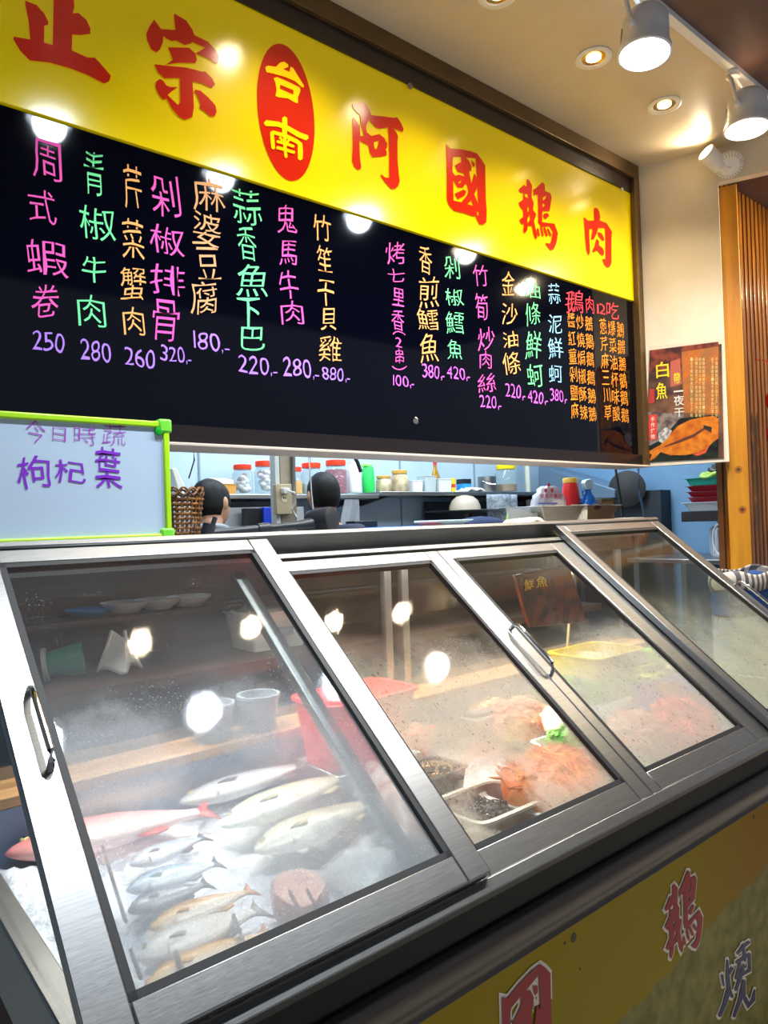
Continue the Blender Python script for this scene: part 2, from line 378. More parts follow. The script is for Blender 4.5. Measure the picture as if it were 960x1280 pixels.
struct('floor', MB().box((-3, -3, -0.05), (7, 4.3, 0)), M_FLOOR)
struct('ceiling', MB().box((-1.6, 1.36, EYE + ZC), (4.2, 2.3, EYE + ZC + 0.08)), M_CEIL)
M_SOFF = mat('brown_beam_paint', c(112, 84, 76), 0.5, col2=c(98, 74, 68), nscale=3)
struct('trim_1', MB().box((-1.6, 0.98, EYE + ZC - 0.005), (6.2, 1.36, EYE + ZC + 0.3)), M_SOFF)
struct('trim_2', MB().box((-3, -3, EYE + 2.35), (7, 0.98, EYE + 2.45)), mat('arcade_ceiling', c(70, 72, 80), 0.7))
# bulkhead the sign and the menu hang on
struct('wall_back', MB().box((-1.6, YB, EYE + 0.262), (3.58, YB + 0.12, EYE + ZC)), M_CREAM)
b = MB(); b.box((-1.6, YB - 0.05, EYE + 1.812), (3.575, YB, EYE + ZC)); b.box((3.528, YB - 0.05, EYE + 0.262), (3.578, YB, EYE + 1.812))
struct('trim_3', b, M_BROWN, bevel=0.003)
struct('trim_4', MB().box((-1.6, YB - 0.03, EYE + 1.735), (3.528, YB, EYE + 1.812)), M_DARK)
struct('trim_5', MB().box((-1.6, YB - 0.035, EYE + 0.262), (3.528, YB, EYE + 0.318)), mat('lower_dark_frame', c(30, 24, 24), 0.22))
struct('trim_6', MB().box((-1.6, YB - 0.06, EYE + 0.252), (3.578, YB + 0.12, EYE + 0.262)), mat('pale_lip', c(206, 190, 176), 0.4), bevel=0.002)
# splayed wall to the right of the board
AW0 = Vector((3.578, 2.085, 0)); AD = Vector((0.15, -0.36, 0)).normalized(); AN = Vector((-AD.y, AD.x, 0)) * -1   # towards the shop front
if AN.x > 0: AN = -AN
def aw(t, n, z): p = AW0 + AD * t + AN * n; return (p.x, p.y, EYE + z)
def awbox(mb, t0, t1, n0, n1, z0, z1):
    return mb.hexa([aw(t0, n0, z0), aw(t1, n0, z0), aw(t1, n1, z0), aw(t0, n1, z0), aw(t0, n0, z1), aw(t1, n0, z1), aw(t1, n1, z1), aw(t0, n1, z1)])
b = MB(); awbox(b, -0.02, 0.415, -0.05, 0.0, 0.258, ZC); awbox(b, 0.415, 1.6, -0.05, 0.0, 1.708, ZC)
struct('wall_right', b, M_CREAM)
# kitchen shell
struct('wall_kitchen', MB().box((-1.6, 4.02, 0), (5.3, 4.12, 3.3)), M_KW)
struct('wall_kitchen_side', MB().box((5.2, 1.98, 0), (5.3, 4.2, 3.3)), M_KB)
struct('wall_left', MB().box((-1.7, 1.0, 0), (-1.6, 4.3, 3.6)), M_KW)
struct('ceiling_kitchen', MB().box((-1.6, 2.22, 3.2), (5.3, 4.3, 3.3)), plain('kitchen_ceiling_paint', 200, 205, 208, 0.7))
# panel joints of the kitchen wall
b = MB()
for x in (0.3, 1.1, 1.9, 2.7, 3.5, 4.3): b.box((x, 4.014, 0), (x + 0.012, 4.02, 3.2))
struct('trim_7', b, plain('joint_grey', 120, 138, 150))

# slatted timber wall beyond the post
M_SLAT = mat('varnished_slat', c(146, 92, 28), 0.28, col2=c(112, 66, 18), nscale=5, stretch=(8, 8, 0.6), coat=0.4)
M_SLATB = plain('slat_backing', 92, 54, 16, 0.5)
b = MB().box((3.86, 1.80, 0), (6.2, 1.83, EYE + ZC)); struct('wall_slatted', b, M_SLATB)
struct('ceiling_neighbour', MB().box((3.90, 1.36, EYE + 1.80), (6.2, 1.84, EYE + 1.95)), M_SOFF)
b = MB()
for i in range(44):
    x = 3.875 + i * 0.053; b.box((x, 1.775, 0), (x + 0.032, 1.80, EYE + 1.80))
struct('trim_8', b, M_SLAT, bevel=0.004)

# timber post
M_POST = mat('yellow_pine', c(214, 150, 34), 0.42, col2=c(188, 120, 20), nscale=3.5, stretch=(6, 6, 0.5), lo=.35, hi=.7, bump=0.1)
t = thing('timber_post', 'varnished yellow pine post at the right end of the shop, with two dark knots', 'post', (3.80, 1.70, 0))
pc = [aw(0.40, -0.06, 0), aw(0.50, -0.06, 0), aw(0.50, -0.16, 0), aw(0.40, -0.16, 0)]
b = MB().extr([(p[0], p[1], 0) for p in pc], (0, 0, EYE + 1.705)); b.build('shaft', M_POST, t, bevel=0.004)
M_KNOT = plain('dark_knot', 96, 54, 16, 0.5); M_KNOT2 = plain('knot_ring', 168, 104, 22, 0.5)
for (u, v) in ((923, 587), (928, 637)):
    q = onP(u, v, aw(0.40, -0.06, 0), AN)
    MB().lathe([(0.020, 0), (0.020, 0.0012)], q, AN, 20).build('knot', M_KNOT2, t)
    MB().lathe([(0.010, 0), (0.010, 0.002)], q, AN, 16).build('knot', M_KNOT, t)

# ================================================================== shop sign
M_YEL = mat('sign_yellow', c(248, 220, 0), 0.16, emis=0.12, ecol=c(255, 222, 0), spec=0.6)
M_RED = mat('sign_red', c(208, 36, 8), 0.16, emis=0.10, ecol=c(228, 38, 8), spec=0.6)
M_YEL2 = mat('badge_yellow', c(252, 206, 0), 0.16, emis=0.42, ecol=c(255, 206, 0), spec=0.6)
YS = YB - 0.022
t = thing('shop_sign', 'long yellow backlit shop sign with red Chinese characters, above the black menu board', 'sign', (1.3, YS, EYE + 1.15))
MB().box((-1.1, YS, EYE + 1.150), (3.528, YB, EYE + 1.737)).build('panel', M_YEL, t, bevel=0.002)
for d in (ZHENG, ZONG, AH, GUO, GOOSE, ROU):
    b = MB(); calli(b, d, YS); b.build('red_character', M_RED, t)
xl, xr = onY(320.7, 116, YS).x, onY(392.8, 156, YS).x; zt, zb = onY(350, 54, YS).z, onY(365, 227, YS).z
vs, fs = fill2d([[((xl + xr) / 2 + (xr - xl) / 2 * math.cos(2 * PI * i / 64), (zt + zb) / 2 + (zt - zb) / 2 * math.sin(2 * PI * i / 64)) for i in range(64)]])
bd = MB().add([(x, YS - 0.002, z) for x, z in vs], fs).build('oval_badge', M_RED, t, 'upright red oval')
b = MB(); calli(b, TAI, YS, 0.0045); b.build('badge_characters', M_YEL2, bd, 'two yellow characters one above the other')
tag(MB().lathe([(0.012, 0), (0.012, 0.006), (0.006, 0.010)], onY(512, 108, YB - 0.032), (0, -1, 0), 14).build('screw_cover', plain('beige_cap', 150, 126, 100)), 'small round beige cap on the dark strip above the sign', 'cap')
tag(MB().lathe([(0.010, 0), (0.010, 0.005), (0.005, 0.009)], onY(777, 237, YB - 0.032), (0, -1, 0), 14).build('screw_cover', WHITE), 'small white cap at the right end of the dark strip above the sign', 'cap')

# ================================================================== black menu board with marker handwriting
M_BOARD = mat('black_board_glass', c(3, 4, 14), 0.05, spec=0.32)
YM = YB - 0.012
t = thing('menu_board', 'long glossy black menu board covered in coloured handwritten dishes and prices', 'menu board', (1.3, YM, EYE + 0.318))
MB().box((-1.1, YM, EYE + 0.318), (3.528, YB - 0.001, EYE + 1.147)).build('board', M_BOARD, t)
INK = {k: mat('ink_' + k, c(*v), 0.6, spec=0.1) for k, v in dict(pink=(255, 96, 190), green=(120, 240, 160), orange=(255, 180, 104), tan=(232, 172, 120), violet=(186, 134, 255), blue=(150, 214, 255), red=(246, 66, 84), amber=(240, 150, 50), magenta=(226, 110, 240)).items()}
def menu(spec, ink, off=-0.005, jit=0.05):
    b = MB()
    for ch, u0, v0, u1, v1 in spec: put(b, ch, u0, v0, u1, v1, YM, off, jit, up=0.13 if ord(ch) > 1000 else 0.05)
    return b.build(ink + '_handwriting', INK[ink], t, ink + ' marker handwriting')

def price(s, u0, v0, u1, v1):
    """a price written on a slightly sloping line"""
    wd = {'1': .45, ',': .3, '-': .5}; tot = sum(wd.get(k, 1) for k in s); u = u0; r = []
    for k in s:
        w = (u1 - u0) * wd.get(k, 1) / tot; m = (u + w / 2 - u0) / (u1 - u0); dv = (v1 - v0) * 0.22 * m
        if k == '-': r.append((k, u, v1 - 5, u + w * .8, v1 - 3.4))
        elif k == ',': r.append((k, u + 1, v1 - 4, u + 2.4, v1 + 1))
        else: r.append((k, u + (w * .3 if k == '1' else 0.4), v0 + dv, u + (w * .6 if k == '1' else w * .9), v0 + dv + (v1 - v0) * 0.8))
        u += w
    return r

menu([('周', 41, 176, 76, 224), ('式', 36, 237, 70, 279), ('蝦', 33, 301, 86, 346), ('卷', 40, 355, 73, 397)], 'pink')
menu([('剁', 189, 220, 224, 271), ('椒', 189, 283, 229, 318), ('排', 189, 332, 232, 369), ('骨', 190, 375, 224, 425)], 'pink')
menu([('鬼', 346, 256, 370, 292), ('馬', 349, 300, 371, 332), ('牛', 349, 339, 373, 375), ('肉', 352, 377, 379, 405)], 'pink')
menu([('烤', 483, 303, 506, 330), ('七', 484, 336, 505, 352), ('里', 491, 361, 505, 382), ('香', 490, 387, 505, 413), ('︵', 490, 414, 506, 419), ('2', 494, 422, 502, 434), ('串', 494, 436, 504, 455), ('︶', 490, 457, 508, 463)], 'pink')
menu([('竹', 591, 331, 610, 357), ('筍', 594, 367, 610, 399), ('炒', 597, 410, 618, 437), ('肉', 600, 440, 614, 460), ('絲', 597, 467, 620, 491)], 'pink')
menu([('青', 105, 189, 130, 244), ('椒', 99, 259, 144, 300), ('牛', 102, 320, 133, 353), ('肉', 98, 369, 131, 408)], 'green')
menu([('蒜', 290, 236, 326, 281), ('香', 297, 283, 320, 325), ('魚', 296, 330, 335, 371), ('下', 296, 373, 326, 408), ('巴', 302, 409, 331, 438)], 'green')
menu([('剁', 555, 321, 574, 348), ('椒', 557, 361, 579, 382), ('鱈', 557, 390, 580, 417), ('魚', 559, 425, 577, 449)], 'green')
menu([('油', 654, 352, 675, 372), ('條', 656, 379, 675, 406), ('鮮', 657, 415, 676, 448), ('蚵', 659, 456, 678, 483)], 'green')
menu([('芹', 154, 209, 178, 259), ('菜', 152, 276, 180, 323), ('蟹', 150, 333, 181, 376), ('肉', 154, 385, 180, 418)], 'orange')
menu([('竹', 391, 270, 414, 301), ('笙', 396, 308, 415, 340), ('干', 397, 349, 418, 384), ('貝', 401, 386, 420, 413), ('雞', 399, 420, 427, 452)], 'orange')
menu([('香', 524, 307, 539, 342), ('煎', 523, 346, 549, 384), ('鱈', 522, 386, 548, 413), ('魚', 525, 418, 548, 452)], 'orange')
menu([('金', 627, 339, 643, 369), ('沙', 627, 380, 647, 406), ('油', 628, 415, 648, 434), ('條', 628, 440, 650, 468)], 'orange')
menu([('麻', 242, 225, 280, 264), ('婆', 242, 267, 275, 308), ('豆', 246, 310, 274, 350), ('腐', 237, 351, 272, 392)], 'tan')
menu([('蒜', 685, 355, 700, 380), ('泥', 685, 394, 702, 416), ('鮮', 685, 423, 703, 448), ('蚵', 686, 456, 702, 479)], 'blue')
menu(price('250', 40, 412, 82, 442), 'violet'); menu(price('280', 100, 423, 140, 454), 'violet'); menu(price('260', 155, 432, 195, 462), 'violet')
menu(price('320,-', 200, 431, 240, 455), 'violet'); menu(price('180,-', 240, 413, 288, 441), 'violet'); menu(price('220,-', 297, 443, 348, 470), 'violet')
menu(price('280,-', 353, 446, 400, 474), 'violet'); menu(price('880,-', 402, 458, 438, 478), 'violet')
menu(price('100,-', 490, 468, 518, 485), 'magenta'); menu(price('380,-', 527, 454, 556, 475), 'magenta'); menu(price('420,-', 558, 457, 588, 476), 'magenta')
menu(price('220,-', 599, 493, 627, 512), 'magenta'); menu(price('220,-', 631, 478, 657, 500), 'magenta'); menu(price('420,-', 659, 487, 685, 506), 'magenta'); menu(price('380,-', 687, 485, 709, 504), 'magenta')
menu([('鵝', 707, 364, 729, 391), ('肉', 732, 371, 742, 391), ('1', 746, 380, 748, 392), ('2', 749, 380, 756, 393), ('吃', 758, 378, 773, 398)], 'red')
rows = [('醬炒鵝', '蔥爆鵝'), ('紅燒鵝', '芹菜鵝'), ('薑焗鵝', '麻油鵝'), ('剁椒鵝', '三杯鵝'), ('鹽酥鵝', '川味鵝'), ('麻辣鵝', '草酸鵝')]
b, b2 = [], []
for i, (l_, r_) in enumerate(rows):
    for j, ch in enumerate(l_): b.append((ch, 709 + j * 11 + i * .9, 391 + i * 22.6 + j * 2, 718.5 + j * 11 + i * .9, 409.5 + i * 22.6 + j * 2))
    for j, ch in enumerate(r_): b2.append((ch, 749 + j * 10.8 + i * 1.2, 399 + i * 21.4 + j * 2, 758 + j * 10.8 + i * 1.2, 417.5 + i * 21.4 + j * 2))
menu(b, 'amber', -0.004); menu(b2, 'amber', -0.004)
MB().lathe([(0.014, 0), (0.014, 0.004), (0.007, 0.007)], onY(519, 526, YM), (0, -1, 0), 16).build('fixing_screw', CHROME, t)

# ================================================================== poster on the splayed wall
def onAW(u, v, n=0.004): return onP(u, v, aw(0, n, 0), AN)
t = thing('fish_poster', 'plastic-sleeved poster of an orange grilled fish on the cream wall beside the post', 'poster', onAW(858, 578))
def flat(name, pts, m, n, par=None, lab=None):
    q = [onAW(u, v, n) for u, v in pts]
    # fill on the wall plane
    o = q[0]; P2 = [((p - o).dot(AD), (p - o).z) for p in q]
    vs, fs = fill2d([P2])
    return MB().add([o + AD * x + Vector((0, 0, z)) for x, z in vs], fs).build(name, m, par or t, lab)
b = MB(); q = [onAW(u, v, 0.0015) for u, v in ((807, 578), (905, 573), (902, 430), (812, 441))]
b.extr(q, AN * 0.003).build('paper', mat('poster_brown', c(140, 96, 62), 0.35, col2=c(70, 44, 40), nscale=9, lo=.4, hi=.65), t)
flat('picture_top', [(812, 438), (898, 427), (899, 452), (811, 466)], mat('poster_dark_top', c(70, 34, 30), 0.3, col2=c(150, 70, 48), nscale=20), 0.0055)
flat('orange_field', [(852, 440), (898, 433), (899, 519), (855, 523)], mat('poster_orange', c(206, 116, 40), 0.3, col2=c(170, 110, 60), nscale=14), 0.0058)
flat('red_patch', [(812, 486), (818, 486), (818, 503), (811, 505)], plain('poster_red_patch', 190, 50, 36), 0.006)
flat('pink_field', [(838, 452), (850, 448), (852, 480), (838, 484)], plain('poster_pink', 196, 100, 80), 0.0058)
flat('grey_scene', [(809, 515), (899, 518), (899, 530), (850, 524), (826, 560), (809, 560)], mat('poster_grey', c(150, 138, 128), 0.3, col2=c(92, 72, 70), nscale=30), 0.0058)
flat('dark_plate', [(806, 560), (826, 550), (850, 523), (898, 518), (898, 572), (807, 578)], mat('poster_black', c(22, 16, 20), 0.25, col2=c(34, 46, 34), nscale=20), 0.006)
fish = flat('grilled_fish', [(808, 566), (820, 559), (826, 556), (836, 544), (848, 532), (862, 525), (880, 521), (892, 520), (898, 523), (898, 548), (892, 552), (884, 560), (872, 566), (856, 569), (838, 569), (826, 565), (818, 573), (811, 577), (815, 568)], mat('poster_fish', c(232, 140, 34), 0.25, col2=c(190, 88, 16), nscale=26, lo=.35, hi=.7), 0.0065)
flat('fish_back_line', [(826, 560), (846, 551), (866, 543), (884, 532), (885, 534), (868, 546), (848, 554)], plain('poster_fish_dark', 96, 42, 14), 0.0068, fish)
flat('fish_gill', [(879, 531), (890, 534), (889, 541), (880, 536)], plain('poster_gill', 40, 22, 18), 0.0068, fish)
flat('fish_fin', [(866, 568), (880, 563), (887, 557), (882, 566), (872, 570)], plain('poster_fin', 222, 84, 40), 0.0068, fish)
flat('white_garnish', [(823, 542), (832, 534), (840, 538), (836, 546), (828, 554), (824, 552)], mat('poster_white', c(220, 220, 216), 0.3, col2=c(150, 140, 140), nscale=60), 0.0066)
lb = flat('red_label', [(811, 519), (821, 518), (821, 549), (811, 551)], plain('poster_label_red', 226, 62, 40), 0.0072)
def apt(mb, ch, u0, v0, u1, v1, n, off=0.0):
    C = onAW((u0 + u1) / 2, (v0 + v1) / 2, n); w = (onAW(u1, (v0 + v1) / 2, n) - onAW(u0, (v0 + v1) / 2, n)).dot(AD); h = onAW((u0 + u1) / 2, v0, n).z - onAW((u0 + u1) / 2, v1, n).z
    vs, fs = glyph(ch, off); mb.add([C + AD * ((x - .5) * w) + Vector((0, 0, (y - .5) * h)) for x, y in vs], fs)
b = MB(); apt(b, '魚', 820, 478, 834, 499, 0.0078, 0.012); apt(b, '白', 820, 452, 836, 472, .0078, .012); apt(b, '帶', 842, 466, 850, 480, .0078, .012)
b.build('yellow_characters', plain('poster_yellow', 250, 226, 40), t)
M_PWH = plain('poster_letter_white', 240, 232, 220)
b = MB(); apt(b, '一', 842, 488, 854, 490, 0.008, 0.012); apt(b, '夜', 842, 494, 855, 507, 0.008, 0.01); apt(b, '干', 843, 510, 855, 521, 0.008, 0.01)
b.build('white_characters', M_PWH, t); b = MB()
for i, ch in enumerate('手作烤物'): apt(b, ch, 813.5, 521 + i * 7.2, 818.5, 527 + i * 7.2, 0.008, 0.01)
b.build('label_characters', M_PWH, lb)
M_PRN = plain('poster_print', 236, 212, 130); txt = '一夜干風味鮮魚日曬海鹽手工傳統滋味炭火慢烤香酥肉質細嫩配飯下酒皆宜'
for k, u in enumerate((863, 869, 873.5, 878, 889, 894)):
    b = MB()
    for i in range(15): apt(b, txt[(k * 7 + i) % len(txt)], u, 447 + i * 5, u + 3.2, 451.2 + i * 5, 0.008, 0.008)
    b.build('small_print', M_PRN, t)
fr = [(806, 580), (908, 575), (904, 424), (811, 433)]
q = [onAW(u, v, 0.009) for u, v in fr]
MB().extr(q, AN * 0.001).build('clear_sleeve', glass('clear_sleeve', (0.97, 0.97, 0.97, 1), rough=0.08, f0=1.3), t)
M_STAIN = plain('brown_stain', 190, 160, 120)
for (u, v, r) in ((815, 225, 4), (840, 232, 3), (868, 238, 3.5), (838, 222, 2)): pass

# ================================================================== whiteboard standing on the counter
YW = 1.90
t = thing('whiteboard', 'whiteboard with a lime green frame and purple handwriting, standing on the counter at left', 'whiteboard', (0.6, YW, EYE - 0.03))
z0, z1 = EYE - 0.026, EYE + 0.297; x0, x1 = 0.10, 0.812; fw = 0.017
MB().box((x0 + .004, YW - .004, z0 + .004), (x1 - .004, YW + 0.012, z1 - .004)).build('writing_surface', mat('whiteboard_white', c(188, 206, 224), 0.3), t)
M_LIME = mat('lime_plastic', c(176, 230, 30), 0.35)
b = MB(); b.box((x0, YW - .012, z0), (x1, YW + .014, z0 + fw)); b.box((x0, YW - .012, z1 - fw), (x1, YW + .014, z1)); b.box((x0, YW - .012, z0), (x0 + fw, YW + .014, z1)); b.box((x1 - fw, YW - .012, z0), (x1, YW + .014, z1))
b.build('frame', M_LIME, t, bevel=0.004)
M_LIME2 = plain('green_corner', 120, 220, 60, 0.35)
for x in (x0 + .012, x1 - .012):
    for z in (z0 + .012, z1 - .012):
        MB().box((x - .019, YW - .015, z - .019), (x + .019, YW + .017, z + .019)).build('corner_cap', M_LIME2, t, bevel=0.006)
PUR = plain('purple_marker', 128, 30, 196, 0.6); PUR2 = plain('mauve_marker', 168, 66, 190, 0.6)
b = MB()
for g in (('今', 32, 525, 56, 554), ('日', 66, 534, 82, 552), ('時', 92, 533, 121, 556), ('蔬', 128, 531, 158, 556)): put(b, *g, YW - .004, -0.014, 0.06)
b.build('heading_handwriting', PUR2, t, 'thin mauve marker line')
b = MB()
for g in (('枸', 21, 570, 64, 611), ('杞', 68, 575, 108, 604), ('葉', 118, 560, 152, 610)): put(b, *g, YW - .004, 0.002, 0.06)
b.build('dish_handwriting', PUR, t, 'thick purple marker line')
tag(MB().lathe([(0.0115, 0), (0.0125, 0.004), (0.011, 0.009), (0.006, 0.0105)], onY(198, 539, YW - 0.004), (0, -1, 0), 20).build('board_magnet', plain('green_magnet', 10, 170, 40, 0.35)), 'round green magnet near the top right corner of the whiteboard', 'magnet')

# ================================================================== refrigerated display counter
K = math.hypot(1, .80); SC, SS = 1 / K, .80 / K       # run and rise of the sloping glass front
def pf(x, s, o=0.0): return E(x, 1.0 + SC * s - SS * o, -0.69 + SS * s + SC * o)
def pbox(mb, x0, x1, s0, s1, o0, o1):
    return mb.hexa([pf(x0, s0, o0), pf(x1, s0, o0), pf(x1, s1, o0), pf(x0, s1, o0), pf(x0, s0, o1), pf(x1, s0, o1), pf(x1, s1, o1), pf(x0, s1, o1)])
XL, XR = 0.28, 3.13
case = thing('refrigerated_display_counter', 'long stainless steel seafood display counter with four sloping misted glass doors', 'display counter', (1.65, 1.5, 0))
# cabinet below the display
b = MB(); b.box((XL + .02, 1.0, 0.08), (XR - .02, 2.0, EYE - 0.80)); b.box((XL + .08, 1.02, 0), (XR - .08, 1.94, 0.08))
b.build('cabinet', plain('brown_black_cabinet', 40, 30, 26, 0.45), case)
M_BED = steel('bed_steel', (0.5, 0.5, 0.5, 1), 0.4)
MB().box((XL + .03, 1.0, EYE - 0.80), (XR - .03, 1.86, EYE - 0.765)).build('display_floor', M_BED, case)
# front lip, dark rubbing strip, rolled bumper
b = MB(); poly = [(1.00, -.715), (.965, -.735), (.962, -.716), (.975, -.700), (1.005, -.694), (1.02, -.73)]
b.extr([E(XL, y, z) for y, z in poly], (XR - XL, 0, 0)); b.build('front_lip', STEEL, case, bevel=0.002)
MB().box((XL, 0.985, EYE - 0.815), (XR, 1.02, EYE - 0.712)).build('rubbing_strip', BLACKG, case)
poly = [(.99, -.80), (.978, -.803), (.966, -.815), (.962, -.835), (.966, -.858), (.975, -.872), (.975, -.884), (.97, -.892), (.985, -.897), (1.02, -.897), (1.02, -.80)]
MB().extr([E(XL, y, z) for y, z in poly], (XR - XL, 0, 0)).build('bumper', STEEL_D, case, bevel=0.002, smooth=50)
MB().box((XL, 0.992, EYE - 0.92), (XR, 1.02, EYE - 0.896)).build('painted_gap_shade', BLACK, case)  # black strip put in for the shade between bumper and panel
# printed yellow front panel
m = bpy.data.materials.new('printed_panel'); m.use_nodes = True; n, l = nt(m); bs = n['Principled BSDF']; bs.inputs['Roughness'].default_value = 0.5; bs.inputs['Specular IOR Level'].default_value = 0.15
ge = n.new('ShaderNodeNewGeometry'); sp = n.new('ShaderNodeSeparateXYZ'); l.new(ge.outputs['Position'], sp.inputs[0])
no = n.new('ShaderNodeTexNoise'); no.inputs['Scale'].default_value = 14; l.new(ge.outputs['Position'], no.inputs['Vector'])
# picture band begins below a slanting ragged edge
zz = math_node(n, l, 'SUBTRACT', sp.outputs[2], EYE); edge = math_node(n, l, 'SUBTRACT', math_node(n, l, 'MULTIPLY', math_node(n, l, 'SUBTRACT', sp.outputs[0], 1.45), 0.12), 1.19)
dd = math_node(n, l, 'SUBTRACT', edge, zz); dd = math_node(n, l, 'ADD', dd, math_node(n, l, 'MULTIPLY', math_node(n, l, 'SUBTRACT', no.outputs[0], 0.5), 0.06))
msk = math_node(n, l, 'MULTIPLY', dd, 90, True)
n2 = n.new('ShaderNodeTexNoise'); n2.inputs['Scale'].default_value = 22; n2.inputs['Detail'].default_value = 6; l.new(ge.outputs['Position'], n2.inputs['Vector'])
r2 = n.new('ShaderNodeValToRGB'); r2.color_ramp.elements[0].color = c(118, 112, 52); r2.color_ramp.elements[1].color = c(150, 138, 78); r2.color_ramp.elements[0].position = .35; r2.color_ramp.elements[1].position = .65
l.new(n2.outputs[0], r2.inputs[0])
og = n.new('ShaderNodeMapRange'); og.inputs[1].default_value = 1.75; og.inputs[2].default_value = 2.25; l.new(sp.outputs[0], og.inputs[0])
m0 = n.new('ShaderNodeMixRGB'); m0.inputs[1].default_value = c(156, 132, 0); m0.inputs[2].default_value = c(150, 106, 0); l.new(og.outputs[0], m0.inputs[0])  # yellow darkened: the panel's shade is put into its base colour
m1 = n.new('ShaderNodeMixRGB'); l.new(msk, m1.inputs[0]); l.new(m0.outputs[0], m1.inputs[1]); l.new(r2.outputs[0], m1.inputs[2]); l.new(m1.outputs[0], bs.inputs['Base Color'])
YP = 0.985
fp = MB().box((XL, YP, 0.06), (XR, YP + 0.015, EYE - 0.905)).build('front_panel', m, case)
M_PW = plain('panel_white', 232, 220, 200, 0.4); M_PR = plain('panel_red', 158, 10, 20, 0.5); M_PB = plain('panel_navy', 34, 28, 84, 0.4)
g0, g1 = onY(829, 1145, YP).x, onY(877, 1145, YP).x; gz1, gz0 = onY(853, 1091, YP).z, onY(853, 1198, YP).z
k0, k1 = onY(624, 1260, YP).x, onY(688, 1260, YP).x; kz1 = onY(660, 1221, YP).z
for off, st, mm, nm in ((0.007, 0.0015, M_PW, 'character_outline'), (0.0, 0.0038, M_PR, 'red_character')):
    b = MB(); calli_fit(b, GUO, YP, k0, k1, kz1 - 0.25, kz1 + .012, YS, st, off); b.build(nm, mm, fp)
    b = MB(); calli_fit(b, GOOSE, YP, g0, g1, gz0, gz1, YS, st, off); b.build(nm, mm, fp)
b = MB(); calli(b, SHAO, YP, 0.0015, 0.007); b.build('character_outline', M_PW, fp)
b = MB(); calli(b, SHAO, YP, 0.0038); b.build('navy_character', M_PB, fp)
M_STN = plain('stain_brown', 50, 40, 14)
for (u, v, r) in ((717, 1172, .010), (706, 1179, .004), (725, 1211, .003), (942, 1021, .006)):
    q = onY(u, v, YP); MB().lathe([(r, 0), (r, 0.0006)], q, (0, -1, 0), 14).build('stain', M_STN, fp)

# left end: steel base rail and clear end glass
b = MB(); b.box((XL, 0.985, EYE - 0.83), (XL + 0.045, 1.95, EYE - 0.69)); b.build('end_rail', STEEL, case, bevel=0.004)
MB().box((XL + .005, 1.0, 0.1), (XL + .02, 2.0, EYE - 0.83)).build('end_panel', mat('end_panel_brown', c(58, 42, 34), 0.5, spec=0.08), case)
M_CLEAR = glass('clear_glass', (0.95, 0.97, 0.96, 1), f0=1.35)
def endglass(x):
    pts = [pf(x, 0.0, -0.012), pf(x, 0.95, -0.012), E(x, 1.95, -0.10), E(x, 1.95, -0.69), E(x, 1.02, -0.69)]
    return MB().extr(pts, (0.005, 0, 0))
endglass(XL + 0.012).build('end_glass', M_CLEAR, case)
endglass(XR - 0.02).build('end_glass', M_CLEAR, case)
MB().box((XR - 0.045, 0.985, EYE - 0.83), (XR, 1.95, EYE - 0.69)).build('end_rail', STEEL, case, bevel=0.004)
# rear: timber plank ledge, back frame with its glass, uprights, worktop
M_PLANK = mat('ledge_plank', c(196, 152, 98), 0.5, col2=c(170, 124, 74), nscale=6, stretch=(1, 10, 10))
MB().box((XL + .03, 1.80, EYE - 0.615), (XR - .03, 1.95, EYE - 0.59)).build('rear_plank', M_PLANK, case, bevel=0.003)
MB().box((XL + .03, 1.80, EYE - 0.765), (XR - .03, 1.82, EYE - 0.615)).build('rear_riser', plain('riser_blue_shade', 104, 120, 150, 0.4), case)  # blue of the shadow below the plank, put into the riser's colour
MB().box((XL + .02, 1.94, EYE - 0.59), (XR - .02, 1.955, EYE - 0.56)).build('rear_rail', STEEL, case)
for x in (0.30, 1.60, 1.68, 3.05): MB().box((x, 1.935, EYE - 0.59), (x + .03, 1.96, EYE - 0.09)).build('rear_upright', STEEL_Z, case)
MB().box((XL + .02, 1.945, EYE - 0.56), (XR - .02, 1.949, EYE - 0.10)).build('rear_glass', glass('rear_glass', (0.92, 0.92, 0.92, 1), f0=1.3), case)
b = MB(); pbox(b, .920, .958, 0.0, 0.95, -0.055, -0.030); b.build('mullion', STEEL, case, bevel=.003)
b = MB(); b.box((XL - 0.02, 1.815, EYE - 0.052), (XR + .01, 2.45, EYE - 0.030)); b.build('worktop', STEEL, case, bevel=0.006)
MB().box((XL, 1.835, EYE - 0.10), (XR, 2.43, EYE - 0.052)).build('worktop_frame', STEEL, case)
b = MB(); pbox(b, XL, XR, 1.008, 1.026, -0.02, 0.045); b.build('upper_track', STEEL, case, bevel=0.002)
b = MB(); pbox(b, 1.0, 2.40, 0.945, 0.965, -0.03, 0.012); b.build('upper_track', STEEL, case, bevel=0.002)
b = MB(); pbox(b, 1.0, 2.40, 0.93, 1.03, -0.032, -0.016); b.build('header', STEEL, case)
b = MB(); pbox(b, XL, XR, 1.026, 1.05, -0.03, 0.015); b.build('painted_track_shade', BLACK, case)  # black bar stands for the shade in the gap above the doors
b = MB(); pbox(b, XL, XR, -0.055, -0.030, -0.02, 0.02); b.build('lower_track', STEEL, case, bevel=0.002)
MB().box((0.4, 1.90, EYE - 0.122), (2.98, 1.93, EYE - 0.101)).build('added_strip', mat('added_strip_glow', c(255, 244, 226), 0.4, emis=2, ecol=c(255, 240, 216)), case)  # added glowing strip that brightens the case from inside
lamp('AREA', 'added_case_fill', (1.7, 1.915, EYE - 0.13), (1.7, 1.30, EYE - 0.75), 38, (1.0, 0.95, 0.88), 2.6, sy=0.03)  # added area lamp for the food and the mist

